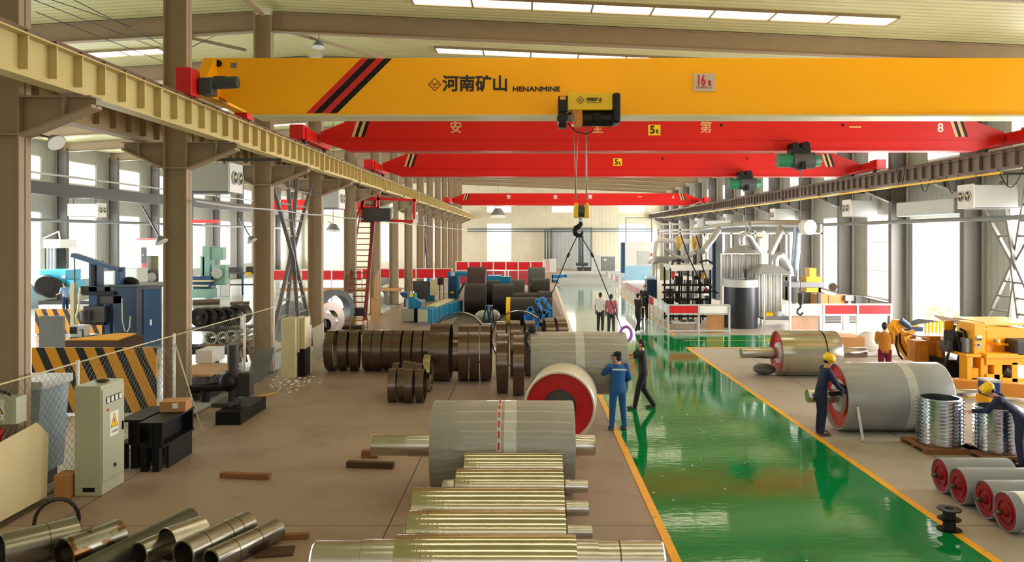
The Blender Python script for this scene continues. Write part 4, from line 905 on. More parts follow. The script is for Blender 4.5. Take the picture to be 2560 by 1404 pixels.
archrack('a', 'bright cut ring on the lower rack tier, %s from the second column', [(527, 845, 17), (556, 845, 17), (577, 842, 18), (600, 842, 17), (622, 842, 16)], 24.9, m_steel, 'rings on the lower tier')
t = thing('braced_truss', 'orange-brown triangular braced frame under the ring rack', 'frame', (-10, 24, 0)); D = 24.4
b = MB()
for p, q in (((510, 864), (560, 864)), ((515, 866), (540, 900)), ((560, 866), (535, 900)), ((585, 868), (635, 850)), ((590, 868), (600, 905)), ((605, 862), (615, 905)), ((620, 856), (632, 900)), ((510, 868), (528, 905))): b.bar(W(*p, D), W(*q, D), .1, .1, (0, 1, 0))
P(t, 'bars', b, m_wood)
S('white_crate', MB().box(WX(480, 21.5)+.1, WX(530, 21.5), 21.5, 22.4, .75, 1.1), m_white, 'white sheet crate on the bench behind the second column', 'crate', (-9, 21.5, .75))
t = thing('work_bench', 'wooden-topped work bench behind the mesh fence by the black drill', 'bench', (-8.6, 20.6, 0))
P(t, 'bench_top', MB().box(-9.2, -8.15, 19.8, 21.6, .68, .74), m_ply, .005)
for x in (-9.1, -8.25): P(t, 'leg', MB().box(x-.04, x+.04, 19.9, 19.98, 0, .68), m_black); P(t, 'leg', MB().box(x-.04, x+.04, 21.4, 21.48, 0, .68), m_black)
P(t, 'bottom_bin', MB().box(-9.1, -8.3, 20.0, 21.4, .05, .45), m_black)

# side-bay machines ------------------------------------------------
t = thing('hydraulic_press', 'navy blue hydraulic machine with slanted boom and hanging chain, beside its cabinet', 'press', (-16.9, 30, 0)); D = 29.6
PB(t, 'frame_post', m_blue, (222, 242, 652, 800, D, .5), (288, 300, 668, 712, D, .4), (262, 275, 715, 880, D, .5))
P(t, 'boom', MB().bar(W(184, 637, D), W(302, 675, D), .35, .14), m_blue)
P(t, 'boom_line', MB().tube([W(186, 640, D), W(187, 700, D), W(189, 812, D)], .02, 6), m_black)
PB(t, 'cylinder', m_black, (228, 236, 660, 715, D-.1, .3)); PB(t, 'die_head', m_castiron, (207, 262, 765, 806, D-.3, .5), (200, 290, 715, 735, D, .7), (250, 305, 738, 760, D-.1, .3), bev=.03)
P(t, 'die_curl', MB().cyl(W(215, 775, D-.3), W(215, 800, D-.3), .2), m_castiron)
PB(t, 'lower_beam', m_black, (205, 285, 728, 738, D-.2, .8), (255, 262, 800, 880, D, .4), (207, 260, 806, 812, D-.2, .5))
P(t, 'chain', MB().tube([W(305, 745, D-.3), W(306, 800, D-.35), W(312, 826, D-.4), W(318, 829, D-.4), W(324, 818, D-.4), W(326, 790, D-.3)], .02, 6), m_cream)
P(t, 'mast', MB().box(WX(187, D), WX(196, D), D-.3, D-.1, WZ(812, D), WZ(706, D)), m_cream)
t = thing('blue_cabinet', 'large navy machine cabinet with a dark bag on top, behind the second column', 'cabinet', (-15, 30, 0)); D = 29.5
P(t, 'body', MB().box(WX(282, D), WX(405, 31.6)+.0, D, D+2.1, 0, WZ(716, D)), m_navy, .02)
P(t, 'door', MB().box(WX(361, D), WX(402, D), D-.03, D, .1, WZ(722, D)), m_blue, .01); P(t, 'door_gap', MB().box(WX(355, D), WX(360, D), D-.02, D, .1, WZ(722, D)), m_black)
P(t, 'sticker', MB().box(WX(376, D), WX(381, D), D-.04, D-.03, WZ(812, D), WZ(798, D)), m_paper)
P(t, 'lid', MB().box(WX(280, D), WX(409, D), D-.05, D+2.1, WZ(716, D), WZ(712, D)), m_dgrey)
S('tool_bag', MB().sph(W(322, 704, 30.2), (.34, .3, .2), 18).sph(W(308, 706, 30.2), (.22, .25, .16), 14).sph(W(334, 706, 30.2), (.2, .22, .16), 14), m_black, 'lumpy black bag lying on the navy cabinet', 'bag', tuple(W(322, 712, 30.2)))
t = thing('control_pedestal', 'grey machine control console with small screen between the striped boards', 'console', FT(190, 25.5)); D = 25.5
PB(t, 'body', m_lgrey, (174, 211, 813, 868, D, .35), bev=.02); PB(t, 'screen', m_black, (174, 191, 817, 834, D-.02, .02)); PB(t, 'keypad', m_dgrey, (173, 200, 843, 866, D-.1, .1), bev=.02)
P(t, 'grab_handle', MB().tube([W(200, 825, D-.05), W(206, 823, D-.08), W(208, 850, D-.08), W(203, 856, D-.05)], .025, 6), m_black)
P(t, 'stand', MB().box(WX(188, D), WX(200, D), D+.1, D+.3, 0, WZ(866, D)), m_dgrey)
P(t, 'hose', MB().tube([W(192, 812, D), W(190, 790, D), W(196, 770, D+1), W(200, 720, D+2)], .03, 6), m_cream)
t = thing('cyan_lathe', 'light blue heavy lathe with dark drums beside the first column', 'lathe', FT(130, 45)); D = 45
PB(t, 'body', m_cyan, (98, 166, 674, 735, D, 1.5), (166, 186, 699, 730, D, 1.2), bev=.05); PB(t, 'panel', m_lgrey, (154, 163, 688, 696, D-.03, .03))
P(t, 'chuck', MB().cyl(W(112, 712, D-.1), W(112, 712, D-.9), .62, .5).cyl(W(128, 718, D-.1), W(128, 718, D-.7), .6), m_blksteel)
PB(t, 'bed', m_castiron, (96, 250, 752, 766, 43.5, 1.0)); PB(t, 'bed_base', m_lgrey, (96, 235, 762, 790, 43, 1.2)); PB(t, 'gearbox', m_cyan, (158, 190, 718, 735, D-.6, .5), bev=.03)
t = thing('spray_booth', 'white hooded booth with dark curtain strips beside the window wall', 'booth', FT(125, 47)); D = 47
PB(t, 'hood', m_white, (98, 150, 598, 620, D, 1.8), bev=.03)
for k in range(7): PB(t, 'curtain_strip', m_lgrey if k % 2 else m_dgrey, (112+k*4, 115+k*4, 620, 672, D+.2, .08))
PB(t, 'post', m_cream, (100, 108, 620, 740, D, .3)); P(t, 'stay', MB().bar(W(103, 598, D), W(147, 578, D), .06, .06).bar(W(147, 578, D), W(150, 598, D), .06, .06), m_white)
t = thing('cnc_mill', 'tall white enclosed milling machine with red trim before the window wall', 'milling machine', FT(378, 48)); D = 48
PB(t, 'enclosure', m_white, (342, 412, 608, 640, D, 1.8), (342, 355, 640, 760, D, 1.8), (396, 412, 640, 766, D, 1.8), (355, 396, 735, 766, D, 1.8), bev=.03)
PB(t, 'roof_trim', mat('trim_coral', (214, 120, 110), .5), (341, 413, 595, 600, D-.03, 1.8)); PB(t, 'top_box', m_white, (343, 411, 600, 609, D, 1.8))
PB(t, 'back_panel', m_cream, (356, 395, 640, 676, D+1.2, .1)); PB(t, 'work_cell', m_dgrey, (355, 396, 676, 735, D+.6, .6)); PB(t, 'side_stripe', m_redbox, (354, 364, 658, 676, D-.03, .05))
P(t, 'chuck', MB().cyl(W(379, 692, D+.6), W(379, 692, D+.35), .28, seg=28), m_steel); PB(t, 'monogram_panel', m_dgrey, (353, 365, 618, 658, D-.03, .04))
text(t, 'lettering', 'H', (WX(355, D), D-.04, WZ(640, D)), .2, m_white)
t = thing('white_machine', 'low pale machine with tilted white cover in front of the milling machine', 'machine', FT(300, 43.4)); D = 43.4
PB(t, 'cover', m_lgrey, (252, 286, 678, 712, D, 1.0), (296, 345, 670, 712, D, 1.2), bev=.08); PB(t, 'base', m_grey, (250, 345, 712, 780, D, 1.1))
t = thing('sage_drill_column', 'sage green column machine with round table, between second and third columns', 'boring machine', FT(510, 53)); D = 53
PB(t, 'column', m_sage, (505, 525, 615, 690, D, .9), (520, 556, 618, 650, D+.1, .7), (500, 512, 640, 690, D, .7), bev=.04)
P(t, 'rotary_table', MB().cyl(W(542, 682, D-.1), W(542, 682, D-.3), .36, seg=28), m_lgrey); PB(t, 'gear_case', m_sage, (530, 563, 662, 712, D, .7), bev=.04)
PB(t, 'saddle', m_blue, (482, 528, 690, 735, D-.4, .8)); PB(t, 'bed', m_sage, (470, 530, 722, 745, D-.6, .9), bev=.03); PB(t, 'plates', m_cream, (480, 527, 700, 704, D-.6, .5), (478, 520, 712, 716, D-.6, .5))
t = thing('white_tool_cabinet', 'white tool cabinet standing in front of the sage green machine', 'cabinet', FT(548, 54.6)); D = 54.6
PB(t, 'body', m_white, (530, 566, 697, 741, D, .6), bev=.02); PB(t, 'door_seam', m_grey, (551, 552, 700, 740, D-.005, .01))
t = thing('blue_work_table', 'dark blue-green long work table with yellow drawer in the side bay', 'table', FT(625, 56)); D = 56
PB(t, 'table_top', m_dgrey, (568, 645, 680, 684, D, 1)); PB(t, 'drawer', m_signy, (612, 628, 680, 686, D-.05, .1))
for x in (570, 604, 640): PB(t, 'leg', m_blue, (x, x+4, 684, 742, D, .1))
PB(t, 'clutter', m_castiron, (570, 600, 668, 680, D+.1, .6), (615, 640, 666, 680, D+.2, .5)); PB(t, 'lower_shelf', m_dgrey, (570, 645, 710, 713, D, .8))
for i, (x0, x1, y, R) in enumerate(((482, 540, 747, .16), (575, 615, 728, .1))):
    D = 48; S('felt_roll', MB().cyl((WX(x0, D), D, R), (WX(x1, D), D+.6, R), R), m_dsteel, 'brown roll lying on the side-bay floor, %s' % ('before the white tool cabinet', 'under the blue work table')[i], 'roll', (WX(x0, D), D, 0))
t = thing('pink_crane_bracket', 'small red wall jib glowing in the side-bay window light', 'jib', FT(510, 52)); D = 52
PB(t, 'jib_arm', m_redbox, (478, 545, 549, 557, D, .4)); P(t, 'drop_rod', MB().bar(W(482, 549, D+.2), (WX(482, D), D+.2, zr(-23.5)), .05, .05).bar(W(540, 549, D+.2), (WX(540, D), D+.2, zr(-21.5)), .05, .05), m_dgrey)
# big coil rings and discs behind the dividing columns
def disc(px, py, D, R, w, label, m=m_blksteel, ri=None, rz=-.6, grp=None):
    o = S('plate_ring', MB().ring((-w/2, 0, 0), (w/2, 0, 0), R, ri or R*.55, 44), m, label, 'ring', (WX(px, D), D, R+.002), grp, local=True); o.rotation_euler = (0, 0, rz); return o
disc(835, 770, 34.5, .95, .5, 'largest grey wrapped ring behind the fourth column', m_dgrey, .7, -.7); disc(818, 780, 33.0, .74, .45, 'brown ring leaning inside the largest grey ring', m_dsteel, .4, -.7); disc(808, 800, 32.3, .55, .3, 'small pale ring in front behind the fourth column', m_dsteel, .3, -.7)
disc(735, 800, 31.5, .82, .12, 'thin steel plate wheel behind the crossed ladder bracing', m_grey, .35, PI/2-.3); disc(712, 805, 31.0, .7, .12, 'second thin steel plate wheel, closer to the third column', m_grey, .3, PI/2-.2)
disc(965, 725, 52, .75, .6, 'grey coil ring beside the seventh column', m_grey, .3, -.7); disc(972, 735, 49, .6, .5, 'grey steel coil in front of the coil ring by the seventh column', m_steel, .2, -.7)
t = thing('coil_cage', 'low yellow-brown steel cage at the foot of the fifth column', 'cage', FT(870, 33.5)); D = 33.5
b = MB()
for x in (848, 875, 908): b.bar(W(x, 800, D), W(x, 838, D), .04, .04).bar(W(x, 800, D)+Vector((0, .9, 0)), W(x, 838, D)+Vector((0, .9, 0)), .04, .04)
for y in (800, 825, 837): b.bar(W(846, y, D), W(910, y, D), .04, .04).bar(W(846, y, D)+Vector((0, .9, 0)), W(910, y, D)+Vector((0, .9, 0)), .04, .04)
P(t, 'bars', b, mat('rust_yellow', (160, 116, 40), .6)); PB(t, 'load', m_castiron, (852, 905, 815, 838, D+.1, .6))

# crossed ladder bracing between columns
def xbrace(x, y0, y1, z0, z1, m, label, w=1.9):
    """two crossing ladders that are wide at the ends and pinch together where they meet"""
    t = thing('lattice_brace', label, 'cross brace', (x, (y0+y1)/2, z0)); t['kind'] = 'thing'; zm = (z0+z1)/2+.3
    for s in (0, 1):
        xx = x+(s-.5)*.12; ym = (y0+y1)/2; b = MB()
        lo, hi = ((y0, y0+w), (y1-w, y1)) if s == 0 else ((y1-w, y1), (y0, y0+w))
        for k in (0, 1):
            c = (xx, ym+(k-.5)*.16, zm); b.bar((xx, lo[k], z0), c, .09, .12, (1, 0, 0)).bar(c, (xx, hi[k], z1), .09, .12, (1, 0, 0))
        z = z0+.45
        while z < z1-.3:
            f = abs(z-zm)/((zm-z0) if z < zm else (z1-zm)); e = lo if z < zm else hi
            if f > .18: b.bar((xx, ym-.08+(e[0]-ym+.08)*f, z), (xx, ym+.08+(e[1]-ym-.08)*f, z), .06, .06)
            z += .55
        P(t, 'ladder', b, m)
m_brace = mat('brace_grey', (104, 98, 94), .5)
xbrace(-8.3, 24.6, 30.0, .0, 6.4, m_brace, 'crossed grey ladder bracing between the third and fourth dividing columns')
xbrace(-8.3, 60.6, 66.0, .0, 6.4, m_brace, 'crossed grey ladder bracing far down the dividing row')
xbrace(17.45, 24.9, 30.0, .0, 6.3, m_brace, 'crossed pale ladder bracing beside the roller shutter at the frame edge')
# red stair mast and jib frame
t = thing('red_ladder', 'tall red steel ladder mast leaning by the sixth column', 'ladder', FT(910, 36.5)); D = 36.5
b = MB().bar(W(938, 500, D+1), W(912, 800, D-1), .16, .12).bar(W(906, 500, D+1), W(858, 800, D-1), .06, .06)
for k in range(22):
    f = k/21; a = W(938, 500, D+1).lerp(W(912, 800, D-1), f); e = W(906, 500, D+1).lerp(W(858, 800, D-1), f); b.bar(a, e, .05, .05)
P(t, 'mast', b, mat('mast_red', (122, 34, 30), .5)); PB(t, 'tool_tray', m_castiron, (855, 912, 770, 790, D-1.2, .5), bev=.02)
t = thing('red_jib_frame', 'red steel jib frame with dark box above the fifth column', 'jib crane', FT(950, 37)); D = 37
b = MB()
for p, q in (((905, 495), (1040, 500)), ((900, 548), (1045, 554)), ((906, 478), (906, 556)), ((946, 474), (946, 556)), ((1036, 498), (1036, 556)), ((886, 552), (920, 480)), ((905, 520), (946, 520))): b.bar(W(*p, D), W(*q, D), .12, .12)
P(t, 'frame', b, m_redbox); PB(t, 'winch_box', m_castiron, (906, 976, 520, 553, D-.5, .5), bev=.02); P(t, 'wheel', MB().cyl(W(1039, 553, D-.2), W(1039, 553, D+.2), .12), m_white)
S('leaning_board', MB().prism([(WX(934, 38), WZ(790, 38)), (WX(936, 38), WZ(700, 38)), (WX(946, 38), WZ(676, 38)), (WX(946, 38), WZ(800, 38))], 'y', 37.9, 38.0).prism([(WX(930, 38), WZ(742, 38)), (WX(952, 38), WZ(760, 38)), (WX(952, 38), WZ(798, 38)), (WX(930, 38), WZ(806, 38))], 'y', 37.8, 37.85), m_ply, 'curved plywood board propped by the sixth column', 'board', FT(940, 38))

# middle distance: teal lathe, blue machine, dark drums
t = thing('teal_lathe', 'long teal machine with cream end panel and ribbed side on the hall floor', 'lathe', (-4.9, 37.2, 0)); 
P(t, 'bed', MB().prism([(-4.72, 37.2), (-4.55, 37.2), (-3.5, 42.6), (-4.4, 43.0)], 'z', .05, .76), m_teal, .01)
P(t, 'front_box', MB().box(-5.22, -4.6, 36.9, 38.3, .08, .8), m_teal, .02); P(t, 'front_panel', MB().box(-5.18, -4.72, 36.86, 36.9, .18, .78), m_cabinet, .01); P(t, 'kick_panel', MB().box(-5.2, -4.6, 36.88, 36.9, 0, .16), m_grey)
P(t, 'way_cover', MB().prism([(-5.0, 38.4), (-4.5, 38.4), (-3.95, 42.7), (-4.45, 42.9)], 'z', .76, .82), m_cream)
for k in range(6):
    f = k/6; P(t, 'side_rib', MB().box(-4.5+.95*f-.04, -4.5+.95*f+.05, 37.6+4.8*f, 37.75+4.8*f, .06, .78), m_teal)
t = thing('teal_headstock', 'teal machine head with yellow label on a cream pedestal', 'machine head', FT(1020, 38.3)); D = 38.3
PB(t, 'pedestal', m_cabinet, (1002, 1035, 771, 803, D, .8), bev=.02); PB(t, 'head', m_teal, (1020, 1038, 733, 771, D-.05, .6), bev=.03)
P(t, 'side_wedge', MB().prism([(WX(1038, D), WZ(745, D)), (WX(1055, D), WZ(756, D)), (WX(1048, D), WZ(771, D)), (WX(1038, D), WZ(771, D))], 'y', D, D+.5), m_teal)
PB(t, 'label_plate', m_hoisty, (1023, 1033, 733, 742, D-.08, .03)); PB(t, 'drive_case', m_black, (1030, 1046, 770, 812, D+.1, .7), bev=.05); P(t, 'cap', MB().cyl(W(1031, 733, D+.2), W(1031, 727, D+.2), .1), m_steel)
t = thing('teal_motor_tower', 'teal motor tower behind the long teal machine', 'machine', FT(1073, 50.8)); D = 50.8
PB(t, 'tower', m_teal, (1062, 1085, 716, 752, D, .7), bev=.04); P(t, 'motor', MB().cyl(W(1071, 716, D+.3), W(1071, 703, D+.3), .18).cyl(W(1071, 703, D+.3), W(1071, 694, D+.3), .17, .15), m_teal); PB(t, 'flange', m_castiron, (1064, 1079, 705, 716, D, .5))
t = thing('blue_press', 'tall bright blue machine with pale end faces in the middle of the hall', 'machine', FT(1134, 52)); D = 52
PB(t, 'tower', m_blue, (1120, 1142, 689, 748, D, .9), bev=.03); PB(t, 'side_face', m_teal, (1142, 1148, 689, 745, D, .8)); PB(t, 'head_table', m_teal, (1118, 1172, 680, 690, D+.5, 1.2)); PB(t, 'label_plate', m_signy, (1126, 1134, 728, 733, D-.03, .03))
PB(t, 'top_box', m_lgrey, (1127, 1136, 681, 689, D-.02, .4)); P(t, 'arm', MB().bar(W(1146, 735, D), W(1162, 705, D), .14, .14), m_blue)
t = thing('grey_screen_wall', 'dark grey welding screen with cream backboard beside the teal machine', 'screen', FT(1055, 50)); D = 50
PB(t, 'screen', m_dgrey, (1032, 1070, 702, 748, D, .1)); PB(t, 'board', m_cream, (1075, 1092, 698, 738, D-.3, .1))
PB(t, 'frame', m_castiron, (1094, 1108, 693, 712, D, .5), (1098, 1100, 712, 748, D, .1), (1108, 1110, 712, 748, D, .1))
S('blue_trough', MB().prism([(WX(998, 40), WZ(732, 40)), (WX(1018, 40), WZ(732, 40)), (WX(1018, 40), WZ(746, 40)), (WX(1006, 40), WZ(742, 40))], 'y', 40, 40.9).bar(W(1012, 746, 40.4), (WX(1012, 40.4), 40.4, 0), .08, .08).bar(W(1005, 722, 40.4), W(1026, 712, 40.4), .3, .03), m_blue, 'blue tipping trough on a post beside the cream pedestal', 'trough', FT(1010, 40))
m_dkdrum = mat('dark_rubber_drum', (30, 29, 31), .45, .1, (2, .12)); m_maroon = mat('maroon_drum', (58, 38, 46), .45, .1, (2, .1)); m_brn = mat('brown_grey_drum', (42, 38, 38), .45, .1, (2, .1))
def bd(label, px0, px1, D, R, m=None, z=None, nm='rubber_drum', endm=None):
    t = thing(nm, label, 'drum', (WX((px0+px1)/2, D), D, 0), 0, 'dark drums in the middle distance'); x0, x1 = WX(px0, D), WX(px1, D); zc = (z or 0)+R+.002
    P(t, 'shell', MB().lathe([(R-.02, 0), (R, .02), (R, x1-x0-.02), (R-.02, x1-x0)], (x0, D, zc), (1, 0, 0), 48), m or m_dkdrum)
    P(t, 'end_disc', MB().cyl((x0+.03, D, zc), (x0+.05, D, zc), R*.97, seg=40), m_castiron); P(t, 'end_disc', MB().cyl((x1-.05, D, zc), (x1-.03, D, zc), R*.97, seg=40), m_castiron)
    return t
bd('broad dark drum in front of the tall maroon one', 1163, 1216, 42.6, .83, m_brn)
bd('tallest maroon drum standing out above the others', 1170, 1216, 47.5, 1.2, m_maroon)
bd('broad dark drum second from the teal machine', 1233, 1284, 42.6, .83, m_dkdrum)
t = bd('long dark drum with yellow-striped end cap, beside the blue sawhorse', 1265, 1345, 37.4, .66, m_dkdrum)
for k in range(4): P(t, 'cap_stripe', MB().ring((WX(1266, 37.4), 37.4, .662), (WX(1276, 37.4), 37.4, .662), .668, .64, 40), m_signy) if k == 0 else None
bd('dark drum half hidden by the blue welded frames', 1347, 1380, 38.6, .6, m_brn)
bd('ribbed grey drum behind the striped one', 1278, 1312, 48, .8, mat('ribbed_grey_drum', (50, 50, 48), .45))
bd('dark drum by the blue box behind the others', 1216, 1250, 48.5, .75, m_dkdrum)
bd('low dark drum under the gilded hoops', 1283, 1345, 43.5, .55, m_dkdrum)
bd('dark drum near the aisle edge', 1329, 1374, 49, .8, m_dkdrum)
bd('grey-brown low drum at the aisle edge with gilded strap', 1345, 1380, 43, .62, m_brn)
bd('grey tarpaulin-covered drum near the far barrier, aisle side', 1320, 1362, 57, 1.0, m_dgrey)
for i in range(4):
    D = 54; x = WX(1297+i*17, D); S('half_shell', MB().ring((x, D-.3, .62), (x, D+.6, .62), .3, .27, 28), m_steel, 'polished half shell in the far row, %s from the tall maroon drum' % ORD[i], 'shell', (x, D, 0), 'polished shells')
t = thing('blue_cage_box', 'blue box with white hoop handle among the dark drums', 'box', FT(1264, 50)); D = 50
PB(t, 'body', m_teal, (1252, 1277, 691, 711, D, .9)); P(t, 'hoop_handle', MB().tube([W(1262, 692, D), W(1262, 678, D), W(1266, 675, D), W(1270, 678, D), W(1271, 692, D)], .05, 6), m_white); P(t, 'base', MB().box(WX(1250, D), WX(1279, D), D, D+.9, 0, WZ(711, D)), m_dgrey)
S('teal_table', MB().box(WX(1219, 52), WX(1252, 52), 52, 53.5, .7, WZ(689, 52)).box(WX(1222, 52), WX(1248, 52), 52.2, 53.3, 0, .7), m_teal, 'teal covered table between the maroon drum and the blue box', 'table', FT(1235, 52))
# sawhorse
t = thing('blue_sawhorse', 'blue steel sawhorse standing alone before the dark drums', 'sawhorse', FT(1220, 37)); D = 37
P(t, 'top_rail', MB().bar(W(1216, 764, D), W(1230, 764, D+.6), .12, .08), m_blue)
for p, q, dd in (((1216, 765), (1205, 812), 0), ((1217, 765), (1226, 808), 0), ((1229, 764), (1220, 806), .6), ((1230, 764), (1235, 804), .6)): P(t, 'leg', MB().bar(W(*p, D+dd), (W(*q, D+dd).x, D+dd, .02), .06, .09), m_blue)
S('plastic_sack', MB().sph(W(1210, 789, 38.5), (.45, .3, .29), 16).sph(W(1235, 788, 38.6), (.3, .25, .3), 16), m_film, 'crumpled clear plastic sack behind the blue sawhorse', 'sack', FT(1220, 38.5))
m_brightblue = mat('frame_blue', (28, 120, 196), .4)
t = thing('welded_rack', 'tangle of bright blue welded frames before the dark drums at the aisle', 'frame', FT(1345, 35)); D = 35
b = MB()
for p, q in (((1313, 785), (1313, 825)), ((1313, 785), (1335, 785)), ((1335, 785), (1335, 825)), ((1324, 770), (1352, 812)), ((1352, 812), (1362, 774)), ((1340, 752), (1358, 780)), ((1340, 752), (1356, 745)), ((1356, 745), (1378, 775)), ((1358, 782), (1378, 775)), ((1374, 783), (1374, 825)), ((1335, 812), (1374, 814)), ((1312, 782), (1326, 768)), ((1326, 768), (1330, 776)), ((1352, 806), (1352, 815))):
    b.bar(W(*p, D), W(*q, D), .12, .16, (0, 1, 0)).bar(W(*p, D)+Vector((.06, .5, 0)), W(*q, D)+Vector((.06, .5, 0)), .08, .1, (0, 1, 0))
P(t, 'bars', b, m_brightblue); PB(t, 'web_plate', m_brightblue, (1314, 1334, 790, 813, D+.2, .04))
t = thing('blue_rack', 'small bright blue slotted rack far down by the aisle', 'rack', FT(1398, 72)); D = 72
PB(t, 'rack_body', m_brightblue, (1379, 1417, 687, 695, D, .6), (1379, 1417, 699, 706, D, .6), (1380, 1383, 687, 708, D, .1), (1412, 1415, 687, 708, D, .1))
# flat plates on the far floor
for i, (x0, x1, y0, y1, z) in enumerate(((3.0, 8.8, 70, 73.5, .25), (2.8, 10.5, 76, 80, .3), (4, 12, 84, 90, .2), (3, 8, 66.5, 67.3, .2))):
    S('floor_plate', MB().box(x0, x1, y0, y1, .0, z).box(x0+.3, x1-.5, y0+.5, y0+.7, z, z+.25), m_lgrey, 'pale flat steel plate across the far end of the aisle, %s from the viewer' % ORD[(1, 2, 3, 0)[i]], 'plate', (x0, y0, 0), 'far floor plates')
# red barrier panels far away and in the side bay
def barrier(x0, x1, y, z0, z1, n, m, label, rows=1, fm=m_white, h0=0, grp=None):
    t = thing('barrier_fence', label, 'barrier', ((x0+x1)/2, y, 0), 0, grp); w = (x1-x0)/n
    f = MB()
    for i in range(n+1): f.box(x0+i*w-.04, x0+i*w+.04, y-.04, y+.04, 0, z1)
    for z in (z0, z1, .12): f.box(x0, x1, y-.03, y+.03, z-.03, z+.03)
    P(t, 'frame', f, fm)
    for i in range(n): P(t, 'panel', MB().box(x0+i*w+.05, x0+(i+1)*w-.05, y-.012, y+.012, z0+.04, z1-.04), m if not isinstance(m, list) else m[i % len(m)])
    return t
m_panelred = mat('panel_red', (214, 16, 30), .4); m_panelwhite = mat('panel_white', (232, 232, 228), .4)
t = barrier(WX(1140, 62), WX(1358, 62), 62, 1.55, 2.25, 7, m_panelred, 'long red-panelled barrier across the far side of the drum yard')
P(t, 'lower_panels', MB().box(WX(1140, 62), WX(1358, 62), 61.98, 62.0, .4, 1.5), mat('panel_rose', (190, 60, 72), .5))
barrier(WX(860, 58), WX(1130, 58)+0, 58, 1.1, 1.85, 6, m_panelred, 'red-panelled barrier in the side bay beyond the dividing columns').location.y += 0
barrier(WX(640, 52), WX(905, 52), 52, 1.3, 2.0, 7, m_panelred, 'red-panelled barrier in the side bay behind the crossed bracing')
S('timber_bench', MB().box(WX(700, 48), WX(1000, 48), 48, 48.6, .85, 1.05), m_ply, 'long brown bench rail in front of the side-bay barrier', 'bench', FT(850, 48))
PX = thing('grey_far_cabinet', 'grey electrical cabinet with white label by the far sheet door', 'cabinet', FT(1520, 92)); D = 92
PB(PX, 'body', m_grey, (1504, 1538, 641, 682, D, .8), bev=.02); PB(PX, 'label_plate', m_paper, (1510, 1516, 647, 651, D-.03, .03)); PB(PX, 'side_cabinet', m_lgrey, (1480, 1502, 637, 680, D, .8), bev=.02)
t = thing('far_pipe_stand', 'dark teal pipes running down the far wall to a pump stand', 'pipework', (4.5, 98, 0)); D = 99
b = MB()
for x in (1364, 1371, 1379): b.tube([(WX(x, D), D+2.2, 1.2), (WX(x, D), D+2.2, WZ(574, D))], .1, 8)
b.tube([(WX(1165, D), D+2.2, WZ(572, D)), (WX(1640, D), D+2.2, WZ(572, D))], .09, 8).tube([(WX(1165, D), D+2.2, WZ(578, D)), (WX(1640, D), D+2.2, WZ(578, D))], .07, 8)
P(t, 'pipe_run', b, mat('pipe_slate', (74, 90, 98), .5))
P(t, 'pump', MB().tube([W(1450, 590, 95), W(1450, 658, 95)], .25, 10).tube([W(1457, 588, 95), W(1457, 680, 95)], .15, 10).cyl(W(1440, 660, 95), W(1470, 660, 95), .2), mat('pump_slate', (64, 76, 82), .5)); PB(t, 'pump_base', m_dgrey, (1444, 1478, 668, 682, 95, 1.2))
t = thing('white_partition', 'white folding partition with faint pink strips beside the far door', 'partition', FT(1375, 80)); PB(t, 'board', m_white, (1358, 1376, 648, 680, 80, .2), (1376, 1391, 646, 680, 80.5, .2)); PB(t, 'pink_strip', mat('faded_pink', (214, 160, 160), .6), (1366, 1374, 650, 678, 79.95, .05))
t = thing('blue_white_booth', 'pale blue and white tall machine booth near the far window', 'booth', FT(1590, 70)); D = 70
PB(t, 'body', m_white, (1562, 1628, 606, 668, D, 2.5), bev=.03); PB(t, 'lower_body', mat('pale_blue', (150, 196, 222), .4), (1562, 1628, 664, 700, D-.05, 2.5)); PB(t, 'blue_edge', m_blue, (1553, 1562, 606, 682, D-.05, .6)); PB(t, 'inner_panel', m_lgrey, (1594, 1624, 627, 662, D-.05, .05)); PB(t, 'red_flag', m_redbox, (1628, 1634, 632, 641, D-.1, .1))
PB(t, 'top_frame', m_grey, (1564, 1566, 543, 606, D, .1), (1628, 1630, 543, 606, D, .1), (1564, 1630, 543, 545, D, .1))

cooler(WX(245, 47.5), 47.5, WZ(540, 47.5), 1, 'white fan heater high on the window wall of the side bay', 1.9).children
S('wall_conduit', MB().tube([(XLW+.9, 30, 5.25), (XLW+.9, 98, 5.25)], .1, 8), m_grey, 'grey conduit pipe along the side-bay window wall', 'pipe', (XLW+.9, 30, 5.25))
S('pale_rail', MB().tube([(XLW+1.1, 30, 8.0), (XLW+1.1, 98, 8.0)], .06, 8), m_lgrey, 'pale thin rail above the dark box beam of the side bay', 'rail', (XLW+1.1, 30, 8.0))
# ================================================================ CASTING LINE AND FUME HOODS (shutter-wall side)
t = thing('fume_main', 'big galvanised fume duct running above the hoods with a round capped end', 'duct', (12, 38, 4.6)); D = 38
P(t, 'main_pipe', MB().tube([W(1735, 578, 44), W(1790, 570, 41), W(1900, 563, 39), W(2025, 566, 37.5)], [.18, .24, .28, .32], 20), m_duct)
P(t, 'end_cap', MB().cyl(W(2012, 567, 37.3), W(2026, 568, 36.9), .36, seg=32), m_white)
for k, (px, D2_) in enumerate(((1825, 40.3), (1868, 39.4), (1915, 38.8), (1960, 38.3))): P(t, 'flange', MB().ring(W(px, 567, D2_), W(px+4, 567, D2_), .33, .25, 28), m_duct)
P(t, 'branch', MB().tube([W(1797, 572, 40), W(1780, 598, 38.5), W(1756, 628, 37.5)], .16, 14), m_duct)
P(t, 'branch', MB().tube([W(1952, 566, 38.2), W(1948, 585, 38), W(1925, 634, 38)], .17, 14), m_duct)
P(t, 'branch', MB().tube([W(1993, 568, 37.6), W(1992, 600, 37.6), W(1984, 705, 37.6)], .2, 14), mat('duct_blue_grey', (150, 164, 182), .4, .5))
